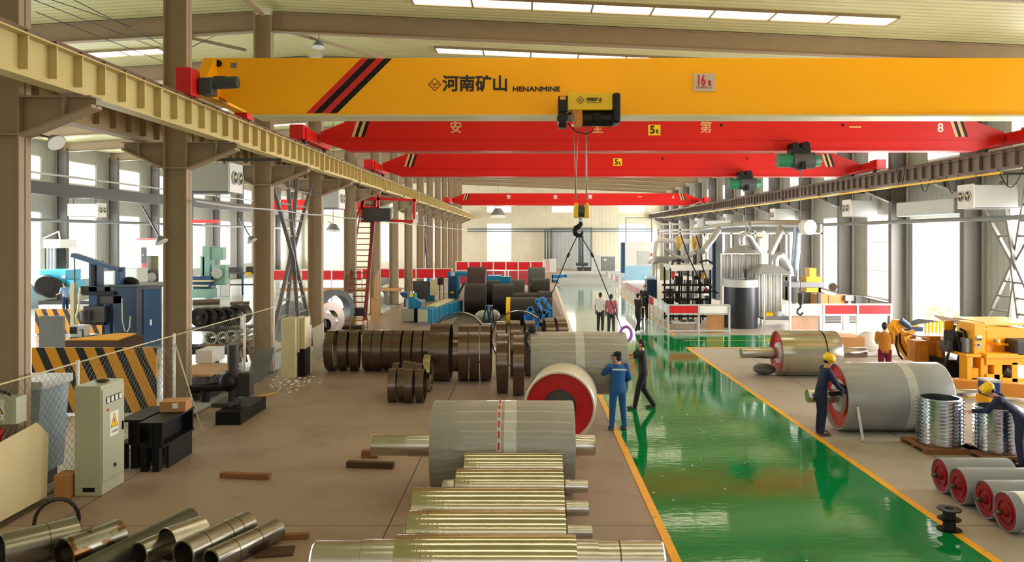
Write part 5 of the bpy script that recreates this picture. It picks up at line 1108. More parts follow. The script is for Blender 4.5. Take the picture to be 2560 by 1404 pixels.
t = thing('curtained_fume_hood', 'silver-curtained fume hood with arched duct above the dark vat', 'fume hood', FT(1852, 37.5)); D = 37.5
P(t, 'arched_duct', MB().tube([W(1856, 612, D), W(1854, 598, D), W(1858, 588, D), W(1866, 586, D), W(1874, 590, D), W(1895, 628, D+.6)], .16, 14), m_duct)
P(t, 'hood_top', MB().lathe([(.95, 0), (.72, .22), (.3, .38), (.16, .42)], W(1855, 634, D+.9), (0, 0, 1), 28), mat('hood_grey', (150, 152, 152), .45, .2))
f = MB()
for x in (1803, 1902): f.bar(W(x, 633, D), (WX(x, D), D, 0), .06, .06).bar(W(x, 633, D+1.8), (W(x, 633, D+1.8).x, D+1.8, 0), .06, .06)
f.bar(W(1803, 634, D), W(1902, 634, D), .06, .06).bar(W(1828, 634, D), W(1828, 692, D), .05, .05).bar(W(1803, 634, D), W(1803, 634, D+1.8), .06, .06).bar(W(1902, 634, D), W(1902, 634, D+1.8), .06, .06)
P(t, 'frame', f, m_white)
def curtain(t, x0, x1, y, z0, z1, amp=.03, n=48, m=None, name='curtain'):
    b = MB(); pts = []
    for i in range(n+1): pts.append((x0+(x1-x0)*i/n, y+amp*math.sin(i*1.9)+amp*.5*math.sin(i*.7)))
    for (a, c), (e, g) in zip(pts, pts[1:]): b.poly([(a, c, z0), (e, g, z0), (e, g, z1), (a, c, z1)], True)
    o = P(t, name, b, m or mat('silver_curtain', (196, 198, 198), .45, .1, (4, .1))); s = o.modifiers.new('t', 'SOLIDIFY'); s.thickness = .01; return o
curtain(t, WX(1806, D), WX(1900, D), D+.05, WZ(694, D), WZ(636, D))
t = thing('steel_vat', 'black cylindrical vat with pale rim in front of the curtained hood', 'vat', FT(1852, 36.3)); D = 36.3; R = .78
x = WX(1852, D); P(t, 'barrel', MB().cyl((x, D, 0), (x, D, WZ(716, D)), R, seg=48), mat('vat_black', (48, 50, 56), .35, .5, (2, .2))); P(t, 'rim', MB().ring((x, D, WZ(716, D)), (x, D, WZ(698, D)), R*1.01, R*.9, 48), m_lgrey)
t = thing('welding_booth', 'tent-roofed fume booth with shiny strip curtain and yellow bin beneath', 'booth', FT(1935, 36.5)); D = 36.2
xa, xb = WX(1892, D), WX(1975, D); zt = WZ(684, D); f = MB()
for xx in (xa+.35, xb):
    for yy in (D, D+1.5): f.bar((xx, yy, 0), (xx, yy, zt), .06, .06)
f.bar((xa+.35, D, .28), (xb, D, .28), .06, .1).bar((xa+.35, D, zt), (xb, D, zt), .05, .05); P(t, 'frame', f, m_white)
q = MB(); A = [(xa, D-.1, zt), (xb+.05, D-.1, zt), (xb+.05, D+1.6, zt), (xa, D+1.6, zt)]; cx = (xa+xb)/2; B = [(cx-.35, D+.5, zt+.42), (cx+.35, D+.5, zt+.42), (cx+.35, D+1.0, zt+.42), (cx-.35, D+1.0, zt+.42)]
for i in range(4): q.poly([A[i], A[(i+1) % 4], B[(i+1) % 4], B[i]])
q.poly(B); q.poly(A[::-1]); P(t, 'tent_hood', q, MATS['hood_grey'])
P(t, 'exhaust_bend', MB().tube([W(1937, 664, D+.6), W(1937, 648, D+.6), W(1942, 640, D+.6), W(1950, 638, D+.6), W(1958, 645, D+.8), W(1972, 672, D+1.2), W(1975, 690, D+1.2)], .2, 14), m_duct)
curtain(t, xa+.4, xb-.35, D+.05, .75, zt, .04, 24, mat('strip_curtain', (214, 216, 212), .3, .05, (3, .08))); curtain(t, xa, xa+.35, D, .5, zt, .03, 8, name='side_curtain')
PB(t, 'bin', m_hoisty, (1914, 1932, 777, 790, D+.2, .5), bev=.01); P(t, 'bucket', MB().cyl((WX(1947, D), D+.5, .42), (WX(1947, D), D+.5, WZ(763, D)), .27, .3), mat('zinc_pail', (190, 196, 200), .3, .6)); PB(t, 'shelf', m_grey, (1912, 1975, 790, 800, D+.1, 1.2))
# casting machine with pale head table
t = thing('casting_machine', 'black framed casting machine under a pale head table with hoses', 'casting machine', FT(1725, 38)); D = 37.8
P(t, 'head_table', MB().prism([(WX(1675, D), WZ(662, D)), (WX(1783, D), WZ(662, D)), (WX(1780, D), WZ(674, D)), (WX(1680, D), WZ(678, D))], 'y', D, D+2), m_cabinet if False else m_white, .01)
f = MB(); rr = random.Random(5)
for x in (1678, 1700, 1722, 1752, 1778):
    for yy in (D+.2, D+1.8): f.bar((WX(x, D), yy, 0), (WX(x, D), yy, WZ(670, D)), .08, .08)
for y in (712, 730, 748, 770, 790): f.bar(W(1655, y, D+.1), W(1778, y, D+.1), .07, .1).bar(W(1655, y, D+1.8), W(1778, y, D+1.8), .07, .07)
P(t, 'frame', f, m_black)
k = 0
for x, y, w, h, mm in ((1690, 690, 18, 22, m_black), (1715, 700, 14, 30, m_dgrey), (1735, 690, 16, 26, m_black), (1760, 695, 20, 16, m_dsteel), (1665, 722, 20, 20, m_castiron), (1690, 728, 16, 28, m_black), (1712, 732, 20, 16, m_grey), (1740, 720, 22, 14, m_dgrey), (1700, 745, 26, 18, m_castiron), (1665, 745, 18, 22, m_black), (1740, 745, 16, 20, m_black), (1765, 740, 12, 24, m_dgrey), (1680, 680, 8, 14, m_redbox), (1752, 682, 10, 14, m_orange), (1765, 722, 6, 8, m_redbox)):
    PB(t, 'unit', mm, (x, x+w, y, y+h, D+.2+(k % 4)*.35, .4), bev=.03); k += 1
for k in range(6): x = WX(1690+k*14, D); P(t, 'cylinder', MB().cyl((x, D+.5, WZ(735+k % 3*8, D)), (x, D+.5, WZ(700+k % 2*10, D)), .08), m_steel)
for px in (1695, 1735): P(t, 'hopper', MB().lathe([(.03, 0), (.13, .2), (.14, .55), (.14, .72), (0, .74)], W(px+2, 626, D+.8), (0, 0, 1), 24), mat('hopper_yellow', (196, 160, 60), .45))
for px in (1695, 1735): P(t, 'hopper_stand', MB().bar(W(px+2, 626, D+.8), W(px+2, 664, D+.8), .16, .12), m_castiron)
P(t, 'hose', MB().tube([W(1702, 588, D+.5), W(1715, 625, D), W(1732, 665, D-.3), W(1752, 705, D-.3), W(1770, 725, D-.3), W(1796, 732, D-.2)], .035, 8), m_rubber)
P(t, 'hose', MB().tube([W(1741, 590, D+.5), W(1752, 625, D), W(1756, 665, D-.3), W(1772, 710, D-.3), W(1790, 728, D-.3)], .035, 8), m_rubber)
P(t, 'hose', MB().tube([W(1680, 662, D+.2), W(1683, 652, D), W(1700, 650, D), W(1710, 655, D)], .05, 8), m_rubber); P(t, 'hose', MB().tube([W(1750, 655, D), W(1768, 650, D), W(1782, 658, D+.1)], .05, 8), m_rubber)
P(t, 'feed_pipe', MB().tube([W(1662, 622, D+.8), W(1690, 640, D+.8), W(1712, 646, D+.8), W(1738, 630, D+.8)], .12, 12), m_duct)
t = thing('canopy_hood', 'white curved canopy hood with posts at the corner of the casting line', 'fume hood', FT(1660, 41)); D = 41
P(t, 'canopy', MB().tube([W(1632, 690, D), W(1634, 660, D), W(1640, 606, D), W(1652, 600, D), W(1690, 602, D), W(1725, 604, D)], .13, 10), m_white)
P(t, 'hood_roof', MB().prism([(WX(1628, D), WZ(660, D)), (WX(1645, D), WZ(642, D)), (WX(1688, D), WZ(642, D)), (WX(1690, D), WZ(650, D))], 'y', D-.4, D+1.4), MATS['hood_grey'])
PB(t, 'post', m_white, (1640, 1643, 650, 760, D, .1), (1688, 1691, 650, 740, D, .1)); PB(t, 'inner_panel', m_cream, (1650, 1672, 660, 700, D+.8, .1)); PB(t, 'gloss_dome', mat('pale_blue_dome', (190, 226, 244), .3), (1616, 1640, 690, 699, D-.5, .8), bev=.1); PB(t, 'plinth', m_navy, (1618, 1642, 699, 745, D-.5, .8))  # dome cap is plain pale blue
t = thing('overhead_walkway', 'white pipe-frame walkway and ladders over the casting line', 'walkway', (10, 43, 0)); D = 43
f = MB()
for p, q in (((1645, 575), (1900, 572)), ((1645, 583), (2055, 583)), ((1645, 560), (1645, 620)), ((1700, 560), (1700, 690)), ((1760, 572), (1760, 690)), ((1828, 572), (1828, 640)), ((1966, 570), (1966, 700)), ((1888, 572), (1888, 600)), ((1645, 560), (1700, 560)), ((1760, 585), (1800, 660)), ((2053, 560), (2053, 705))): f.bar(W(*p, D), W(*q, D), .09, .09)
for p, q in (((1966, 700), (1966, 750)),): f.bar(W(*p, D), W(*q, D), .09, .09)
for x in (1700, 1760, 1966): f.bar((WX(x, D), D, 0), W(x, 690, D), .09, .09)
P(t, 'pipe_frame', f, m_white); PB(t, 'deck', m_lgrey, (1780, 1830, 551, 560, D-1, 1.6)); PB(t, 'control_boxes', m_cream, (1895, 1912, 580, 592, D, .3))
t = thing('grey_tower_cabinet', 'tall grey cabinet tower with blue side between casting line and vat', 'cabinet', FT(1795, 40)); D = 40
PB(t, 'body', m_grey, (1790, 1806, 584, 750, D, 1.0)); PB(t, 'blue_side', m_blue, (1781, 1790, 600, 745, D+.1, .8)); PB(t, 'white_panel', m_lgrey, (1900, 1920, 595, 735, D+2.4, .4))
# brackets of the fence round the line
def sidefence(x, y0, y1, n, z0, z1, mats, label, z_low=.12):
    t = thing('barrier_fence', label, 'barrier', (x, y0, 0)); w = (y1-y0)/n; f = MB()
    for i in range(n+1): f.box(x-.03, x+.03, y0+i*w-.03, y0+i*w+.03, 0, z1)
    for z in (z0, z1, z_low, (z0+z_low)/2): f.box(x-.02, x+.02, y0, y1, z-.02, z+.02)
    P(t, 'frame', f, m_lgrey)
    for i in range(n): P(t, 'panel', MB().box(x-.01, x+.01, y0+i*w+.04, y0+(i+1)*w-.04, z0+.03, z1-.03), mats[i % len(mats)])
    return t
m_mesh_dark = mat('infill_grey', (108, 110, 112), .6)
sidefence(6.3, 34.0, 40.4, 5, .86, 1.26, [m_panelwhite, m_panelwhite, m_panelwhite, m_panelred, m_dgrey], 'aisle-side barrier fence with mostly white panels round the casting machine')
sidefence(6.5, 43, 50, 5, .86, 1.3, [mat('panel_faded', (206, 128, 134), .5)], 'aisle-side barrier fence with faded pink panels beyond the casting machine')
sidefence(6.7, 54, 64, 6, .9, 1.4, [m_panelwhite, MATS['panel_faded']], 'aisle-side barrier fence farthest along the green walkway')
barrier(6.3, 9.0, 34.0, .86, 1.26, 2, [m_panelred, m_panelwhite], 'front barrier fence with one red and one white panel before the casting machine', fm=m_lgrey)
t = barrier(WX(1975, 34), WX(2228, 34), 34, .82, 1.28, 3, [m_panelwhite, m_panelred, m_panelred], 'front barrier fence with two red panels beside the roller shutter', fm=m_white)
S('chipboard_sheet', MB().box(WX(1766, 34.3), WX(1808, 34.3), 34.25, 34.3, .0, .84), m_card, 'brown board behind the white-panelled end of the front barrier', 'board', FT(1786, 34.3))
S('pinkish_board', MB().box(WX(1978, 34.4), WX(2042, 34.4), 34.3, 34.35, .0, .8), mat('board_pinkish', (206, 164, 138), .6), 'pinkish board behind the barrier next to the tent-roofed booth', 'board', FT(2010, 34.4))
t = thing('low_work_table', 'low metal work table with tools behind the front barrier', 'table', FT(1720, 35)); D = 35
PB(t, 'table_top', m_lgrey, (1684, 1742, 806, 809, D, .8)); 
for x in (1686, 1738): PB(t, 'leg', m_grey, (x, x+2, 809, 830, D, .06), (x, x+2, 809, 826, D+.7, .06))
PB(t, 'tools', m_castiron, (1704, 1716, 800, 806, D+.2, .3), (1722, 1736, 798, 806, D+.3, .3))
t = thing('vented_unit', 'white cooling unit with dark louvres behind the barrier by the shutter', 'cooling unit', FT(2090, 35)); D = 34.8
PB(t, 'body', m_white, (2050, 2105, 785, 828, D, .9), (2110, 2218, 783, 828, D+.1, .9)); 
for k in range(6): PB(t, 'louvre', m_dgrey, (2063, 2103, 790+k*3, 791.6+k*3, D-.02, .03), (2124, 2148, 790+k*3, 791.6+k*3, D+.08, .03))
t = thing('orange_filter_press', 'stepped orange machine on a grey shelf behind the booth', 'machine', FT(2035, 36.5)); D = 36.5
PB(t, 'column', m_orange, (2024, 2041, 670, 706, D+.2, .6), (2016, 2053, 692, 706, D+.1, .8), (2016, 2052, 719, 730, D+.1, .8)); PB(t, 'shelf', m_grey, (1977, 2058, 705, 718, D, 1.2)); PB(t, 'stand', m_dgrey, (1984, 1990, 718, 800, D+.1, .2), (2046, 2052, 718, 800, D+.1, .2))
t = thing('parts_bench', 'wooden bench heaped with bars and a round brown disc before the window', 'bench', FT(2085, 38)); D = 37.5
PB(t, 'bench_body', m_card, (2042, 2070, 735, 812, D, .8), (2072, 2128, 738, 812, D+.1, .8)); P(t, 'disc', MB().cyl(W(2082, 717, D), W(2082, 717, D+.15), .2, seg=28), m_dsteel)
for k in range(5): P(t, 'steel_bar', MB().bar(W(2048+k*4, 724+k*2, D), W(2100+k*4, 736+k*2, D+.4), .05, .05), m_steel)
PB(t, 'vise', m_grey, (2113, 2135, 738, 752, D-.1, .3), (2120, 2128, 752, 765, D-.1, .2), bev=.02); PB(t, 'small_bench', m_dgrey, (2140, 2155, 740, 765, D, .5))
S('window_shelf', MB().bar(W(2172, 745, 38.6), (WX(2172, 38.6), 38.6, 0), .05, .05).bar(W(2214, 754, 37.2), (WX(2214, 37.2), 37.2, 0), .05, .05).bar(W(2160, 742, 39), W(2222, 756, 37), .3, .05), m_dgrey, 'slanting dark shelf under the window before the shutter', 'shelf', tuple(W(2190, 750, 38)))
S('wrapped_pallet', MB().box(12.1, 14.2, 27.5, 28.5, 0, .62, rz=.05).sph((12.3, 27.6, .5), (.45, .3, .4), 14), mat('shrink_film', (214, 214, 210), .3, 0, (3, .05), (3, .8)), 'white shrink-wrapped pallet load behind the man in the orange shirt', 'pallet load', (13, 28, 0), bev=.08)
t = thing('packing_case', 'brown packing case with clear sheet draped over it, behind the steel roller', 'case', (10.6, 27.5, 0))
P(t, 'case', MB().box(10.2, 12.0, 27.2, 28.3, 0, .72), m_card, .01); P(t, 'draped_sheet', MB().lathe([(.62, 0), (.42, .3), (.2, .62), (.02, .82)], (9.9, 26.6, .12), (0, .2, 1), 18), m_film)
# warning pole and small items by the shutter
t = thing('shrub', 'green shrub outside the open roller shutter', 'shrub', (20.5, 35.5, -.3)); b = MB(); rr = random.Random(3)
for _ in range(420):
    c = Vector((20.5+rr.gauss(0, .9), 37+rr.gauss(0, 1.4), rr.uniform(-.2, .75))); n = Vector((rr.gauss(0, 1), rr.gauss(0, 1), rr.gauss(0, 1))).normalized(); u = n.orthogonal().normalized()*.14; v = n.cross(u).normalized()*.09
    b.poly([c-u, c+v, c+u, c-v])
P(t, 'foliage', b, mat('leaf_green', (104, 150, 70), .6)); P(t, 'stem', MB().tube([(20.5, 36.5, -.32), (20.5, 36.8, .4)], .05, 6), m_dwood)
# ---------------------------------------------------------------- the yellow tunnelling machine
t = thing('mining_machine', 'large orange-yellow wheeled machine under assembly beside the wrapped drum', 'machine', (12.6, 22.5, 0)); D = 21.6
P(t, 'engine_cover', MB().prism([(WX(2465, D), WZ(884, D)), (WX(2465, D), WZ(812, D)), (WX(2548, D), WZ(820, D)), (WX(2600, D), WZ(824, D)), (WX(2600, D), WZ(888, D))], 'y', D, D+1.5), m_orange, .03)
PB(t, 'cover_top', mat('pale_yellow', (222, 186, 90), .4), (2462, 2600, 806, 813, D-.05, 1.6)); PB(t, 'control_panel', m_orange, (2436, 2464, 808, 886, D-.25, .8), bev=.015)
PB(t, 'gauge_plate', m_white, (2442, 2455, 838, 852, D-.28, .03), bev=.01); P(t, 'gauge', MB().cyl(W(2447, 863, D-.28), W(2447, 863, D-.25), .075, seg=24).cyl(W(2447, 862, D-.3), W(2447, 862, D-.27), .03, seg=16), m_white)
PB(t, 'gauge_strip', m_dgrey, (2443, 2455, 845, 851, D-.3, .02)); P(t, 'gauge_dot', MB().cyl(W(2446.5, 862, D-.32), W(2446.5, 862, D-.3), .025, seg=16), m_black)
P(t, 'roof_plate', MB().prism([(WX(2348, 24), WZ(798, 24)), (WX(2440, D), WZ(806, D)), (WX(2440, D), WZ(811, D)), (WX(2348, 24), WZ(801, 24))], 'y', D-.1, D+2.2), mat('roof_mauve', (190, 170, 166), .4))
PB(t, 'rear_panel', m_orange, (2362, 2385, 802, 870, D+1.2, .08)); PB(t, 'inner_cabinet', mat('rust_panel', (150, 96, 48), .6), (2418, 2436, 810, 846, D+.2, .4))
PB(t, 'grey_box', m_grey, (2415, 2432, 846, 882, D-.15, .3), bev=.02); PB(t, 'seat', m_dgrey, (2365, 2385, 852, 880, D+.2, .4), bev=.04)
PB(t, 'engine_block', m_black, (2385, 2415, 830, 880, D+.3, .6), (2362, 2420, 900, 945, D+.3, 1.0), bev=.06)
for k, pts in enumerate((((2364, 862), (2366, 840), (2380, 828), (2392, 834), (2400, 870), (2395, 905)), ((2388, 812), (2384, 825), (2396, 850), (2410, 880), (2412, 920)), ((2375, 872), (2366, 900), (2358, 930), (2364, 945)), ((2400, 822), (2412, 828), (2414, 845)))):
    P(t, 'hydraulic_hose', MB().tube([W(x, y, D+.1) for x, y in pts], .04, 8), m_rubber)
P(t, 'valve', MB().sph(W(2492, 854, D-.15), .09).cyl(W(2492, 860, D-.15), W(2550, 863, D-.15), .035), m_orange); PB(t, 'valve_cap', m_grey, (2488, 2496, 848, 856, D-.3, .1), bev=.02); PB(t, 'side_motor', m_castiron, (2540, 2600, 850, 892, D-.5, .6), bev=.06)
fr = MB()
for q in ((2466, 2600, 884, 896, D-.5, .9), (2416, 2465, 886, 893, D-.4, .8), (2418, 2430, 890, 960, D-.4, .4), (2430, 2462, 920, 945, D-.35, .3), (2452, 2470, 890, 950, D-.4, .4), (2466, 2600, 893, 912, D-.45, .3), (2466, 2500, 935, 950, D-.45, .4), (2485, 2506, 910, 950, D-.45, .4), (2530, 2545, 905, 960, D-.45, .4), (2506, 2600, 945, 962, D-.45, .4)): pb(fr, *q)
P(t, 'chassis', fr, m_orange, .01)
P(t, 'underframe', MB().prism([(WX(2345, D), WZ(930, D)), (WX(2436, 20.6), .28), (WX(2436, 20.6), .02), (WX(2425, 20.6), .02), (WX(2345, D), WZ(945, D))], 'y', D-1.0, D-.7), mat('chassis_ochre', (190, 120, 24), .5), .01)
P(t, 'underframe', MB().bar((11.4, D-1.0, .3), (15, D-2.2, .25), .35, .35), MATS['chassis_ochre'], .01)
P(t, 'axle', MB().cyl(W(2508, 922, D-.3), W(2528, 935, D-.3), .14), m_castiron); PB(t, 'sump', m_black, (2436, 2490, 945, 975, D-.3, .8), (2470, 2510, 905, 935, D-.1, .3), bev=.03)
PB(t, 'cross_member', MATS['chassis_ochre'], (2288, 2324, 852, 905, D+1.0, .5), (2324, 2352, 840, 905, D+1.2, .2), (2352, 2364, 856, 935, D+.8, .3), (2296, 2322, 866, 905, D+.95, .1), bev=.02)
t2 = thing('conveyor_boom', 'curved orange boom with conveyor deck reaching out from the assembled machine', 'conveyor', (11.5, 24, 0)); D = 24.2
P(t2, 'boom', MB().tube([W(2228, 812, D), W(2240, 838, D), W(2252, 862, D), W(2272, 888, D), W(2288, 893, D)], [.13, .18, .17, .14, .12], 6), m_orange)
P(t2, 'boom_brace', MB().bar(W(2252, 838, D), W(2285, 828, D), .1, .12).bar(W(2285, 832, D), W(2275, 888, D), .12, .1).bar(W(2228, 808, D), W(2256, 834, D), .22, .12), m_orange)
P(t2, 'deck', MB().prism([(WX(2268, D), WZ(832, D)), (WX(2358, D), WZ(834, D)), (WX(2358, D), WZ(852, D)), (WX(2272, D), WZ(836, D))], 'y', D-.6, D+.5), mat('deck_lilac', (206, 186, 206), .35), .01)
for x in (2282, 2312, 2336, 2352): P(t2, 'deck_post', MB().bar(W(x, 842, D-.2), W(x-4, 890, D-.2), .13, .16), MATS['chassis_ochre'])
P(t2, 'hose', MB().tube([W(2242, 838, D-.2), W(2240, 862, D-.2), W(2248, 888, D-.2), W(2256, 897, D-.2)], .035, 8).tube([W(2250, 832, D-.2), W(2250, 856, D-.2), W(2262, 880, D-.2), W(2272, 896, D-.2)], .03, 8), m_rubber)
PB(t2, 'rail_guard', m_hoisty, (2313, 2317, 800, 838, D+.3, .06), (2322, 2326, 801, 838, D+.3, .06), (2331, 2335, 802, 838, D+.3, .06), (2341, 2345, 803, 838, D+.3, .06), (2350, 2354, 804, 838, D+.3, .06), (2313, 2358, 801, 805, D+.3, .06))
P(t2, 'guard_plate', MB().prism([(WX(2293, D), WZ(806, D)), (WX(2313, D), WZ(799, D)), (WX(2358, D), WZ(804, D)), (WX(2310, D), WZ(812, D)), (WX(2293, D), WZ(816, D))], 'y', D+.25, D+.4), m_dgrey)
t3 = thing('blue_orange_attachment', 'orange arm with blue cylinder on the far side of the conveyor', 'attachment', (12.6, 26.5, 0)); D = 26.5
PB(t3, 'blue_box', m_blue, (2276, 2308, 817, 829, D, .5)); PB(t3, 'orange_plate', m_orange, (2250, 2300, 812, 822, D+.1, .4), (2240, 2262, 800, 815, D+.1, .4), bev=.04); P(t3, 'blue_cylinder', MB().cyl(W(2252, 800, D), W(2272, 815, D), .1), m_blue); PB(t3, 'stand', m_orange, (2270, 2282, 822, 900, D+.2, .3))
# carton / drum can by the crouching worker
t = thing('blue_tool_case', 'blue tool bag with white label standing on a yellow stool', 'tool bag', (9.6, 16.4, .62)); D = 16.4
PB(t, 'bag', mat('bag_blue', (14, 40, 120), .5), (2471, 2503, 956, 992, D, .4), bev=.03); PB(t, 'rim', m_lgrey, (2470, 2506, 951, 957, D, .42), bev=.01); PB(t, 'label_card', m_paper, (2474, 2486, 962, 986, D-.01, .01))
t = thing('yellow_stool', 'yellow steel stool carrying the blue tool bag', 'stool', (9.7, 16.4, 0)); zt = WZ(992, 16.4)
x0, x1 = WX(2470, 16.4), WX(2508, 16.4); P(t, 'seat', MB().box(x0, x1, 16.35, 16.85, zt-.16, zt-.002), m_hoisty)
for x in (x0+.04, x1-.04):
    for y in (16.4, 16.8): P(t, 'leg', MB().box(x-.02, x+.02, y-.02, y+.02, 0, zt-.16), m_hoisty)
S('red_crate', MB().box(9.25, 9.62, 13.9, 14.3, 0, .16), m_smallred, 'dark red tray on the floor by the boots of the crouching worker', 'tray', (9.4, 14.1, 0))
S('measuring_bar', MB().bar(W(2137, 980, 16.5), (WX(2158, 16.1), 16.1, .01), .05, .03), m_lgrey, 'pale flat bar leaning against the huge wrapped drum', 'bar', (7, 16.1, 0))

# ================================================================ PEOPLE
def person(label, loc, rz, H=1.72, lean=0., arms=None, feet=None, head=(0, 0), shirt=(None, 'short'), pants=None, shoes=None, hat=None, hatm=None, hair=True, glove=None, vox=.011, extra=None, skin=None, mask=False, twist=0, turnshoulder=0):
    """faces +y in its own space; arms: {'l': (elbow, wrist)}, feet: {'l': (knee, ankle)} in metres for a 1.72 m body"""
    t = thing('person', label, 'person', loc, rz); k = H/1.72; t.scale = (k, k, k)
    skin = skin or mat('skin', (196, 140, 108), .5, 0, (8, .03)); hairm = mat('hair_black', (20, 16, 14), .6, 0, (30, .1))
    def B(x, y, z):   # bend the upper body forward about the hips
        if z < .95: return Vector((x, y, z))
        c, s = math.cos(lean), math.sin(lean); q = z-.95; return Vector((x, y*c+q*s, .95+q*c-y*s))
    sh = {'l': B(-.185, 0, 1.40), 'r': B(.185, 0, 1.40)}; A = {'l': ((-.24, -.02, 1.12), (-.25, .06, .88)), 'r': ((.24, -.02, 1.12), (.25, .06, .88))}
    if arms: A.update(arms)
    Ft = {'l': ((-.10, .02, .49), (-.11, -.02, .085)), 'r': ((.10, .02, .49), (.11, -.02, .085))}
    if feet: Ft.update(feet)
    hip = {'l': Vector((-.09, 0, .90)), 'r': Vector((.09, 0, .90))}; nk = B(0, -.005, 1.47); hc = B(0, .02, 1.60)
    R = (Matrix.Rotation(head[0], 3, 'Z') @ Matrix.Rotation(-head[1]-lean*.8, 3, 'X')); hp = lambda x, y, z: hc+R @ Vector((x, y, z))
    b = MB(); b.sph(hc+R @ Vector((0, 0, .025)), (.076, .094, .098), 20, R); b.sph(hp(0, .028, -.045), (.055, .062, .068), 16, R); b.sph(hp(0, .098, -.012), (.012, .018, .02), 10, R); b.sph(hp(0, .09, .012), (.009, .012, .025), 8, R)
    b.sph(hp(0, .088, -.052), (.024, .01, .008), 8, R); b.sph(hp(0, .082, -.085), (.02, .014, .014), 8, R)
    for s in (-1, 1): b.sph(hp(s*.078, -.005, -.005), (.01, .02, .03), 8, R); b.sph(hp(s*.03, .078, .03), (.02, .012, .007), 8, R)
    b.tcap(nk-Vector((0, 0, .05)), hc-Vector((0, 0, .05)), .058, .052)
    b.loft([(B(0, 0, .86), .13, .09), (B(0, 0, .95), .15, .1), (B(0, 0, 1.08), .135, .09), (B(0, .01, 1.25), .155, .1), (B(0, 0, 1.38), .15, .085), (B(0, 0, 1.45), .07, .06)])
    for s in 'lr':
        e, w = Vector(A[s][0]), Vector(A[s][1]); b.tcap(sh[s], e, .045, .036, 10).tcap(e, w, .036, .025, 10)
        kn, an = Vector(Ft[s][0]), Vector(Ft[s][1]); b.tcap(hip[s], kn, .08, .05, 10).tcap(kn, an, .05, .036, 10); b.tcap(an, an+Vector((0, .12, -.045)), .035, .03, 8)
        if glove != s and glove != 'lr':
            d = (w-e).normalized(); u = Vector((0, 0, 1)) if abs(d.z) < .8 else Vector((0, 1, 0)); a = d.cross(u).normalized(); n = a.cross(d).normalized(); sg = 1 if s == 'l' else -1
            b.sph(w+d*.045, (.022, .022, .022), 8); b.bar(w, w+d*.085, .072, .026, n)
            for i, L in enumerate((.062, .072, .068, .052)):
                q = w+d*.08+a*((i-1.5)*.019); m1 = q+d*L*.55-n*.008; b.tube([q-d*.02, m1, m1+d*L*.4-n*.026], [.0095, .009, .0075], 6)
            th = w+d*.02+a*sg*.034; b.tube([th-a*sg*.01, th+(d+a*sg*.7).normalized()*.035, th+(d*1.2+a*sg*.4-n*.4).normalized()*.06], [.012, .0105, .009], 6)
    PM(t, 'body', fuse(b, .0085, 2), skin)
    for s in (-1, 1): P(t, 'eye', MB().sph(hp(s*.03, .09, .012), (.011, .006, .006), 8, R), mat('eye_dark', (30, 22, 20), .3), local=True)
    # shirt
    b = MB(); sl = 1 if shirt[1] != 'coverall' else 1
    b.loft([(B(0, 0, .86 if shirt[1] != 'coverall' else .84), .172, .118), (B(0, 0, .98), .165, .115), (B(0, 0, 1.1), .160, .11), (B(0, .01, 1.25), .180, .122), (B(0, 0, 1.38), .175, .105), (B(0, -.005, 1.455), .085, .07)])
    for s in 'lr':
        e, w = Vector(A[s][0]), Vector(A[s][1]); b.sph(sh[s], .073, 12); b.tcap(sh[s], e if shirt[1] != 'short' else sh[s].lerp(e, .72), .07, .055 if shirt[1] != 'short' else .062, 12)
        if shirt[1] != 'short': b.tcap(e, e.lerp(w, .9), .053, .042, 12)
    PM(t, 'shirt' if shirt[1] != 'coverall' else 'coverall_top', fuse(b, vox, 4), shirt[0])
    b = MB(); b.loft([(Vector((0, 0, .80)), .15, .11), (Vector((0, 0, .90)), .168, .118), (B(0, 0, 1.0), .158, .108)])
    for s in 'lr':
        kn, an = Vector(Ft[s][0]), Vector(Ft[s][1]); b.tcap(hip[s], kn, .098, .074, 14).tcap(kn, an+Vector((0, 0, .0)), .074, .058, 14)
    PM(t, 'trousers', fuse(b, vox, 4), pants)
    for s in 'lr':
        an = Vector(Ft[s][1]); g = an.z-.085; b = MB(); b.sph((an.x, an.y+.01, g+.06), (.045, .06, .055), 12); b.sph((an.x, an.y+.1, g+.04), (.046, .11, .04), 12); b.box(an.x-.04, an.x+.04, an.y-.05, an.y+.17, g+.004, g+.03)
        PM(t, 'shoe', fuse(b, .009, 3), shoes or m_black)
        if glove == s or glove == 'lr':
            w = Vector(A[s][1]); d = (w-Vector(A[s][0])).normalized(); b = MB().tcap(w-d*.06, w+d*.06, .042, .045, 10)
            for i in range(4): a = d.cross(Vector((0, 0, 1))).normalized(); q = w+d*.08+a*((i-1.5)*.022); b.tube([q, q+d*.04, q+d*.07-Vector((0, 0, .015))], .013, 6)
            b.tube([w+a*.04, w+a*.07+d*.05], .014, 6); PM(t, 'glove', fuse(b, .009, 2), m_black)
    if hair and hat != 'helmet':
        b = MB().sph(hc+R @ Vector((0, -.012, .04)), (.083, .096, .095), 20, R); b.sph(hp(0, -.04, -.01), (.074, .065, .075), 14, R); PM(t, 'hair', fuse(b, .01, 2), hairm)
    if hat == 'cap':
        P(t, 'cap', MB().sph(hc+R @ Vector((0, -.008, .062)), (.089, .104, .075), 20, R).sph(hp(0, .11, .052), (.07, .065, .012), 14, R), hatm, local=True)
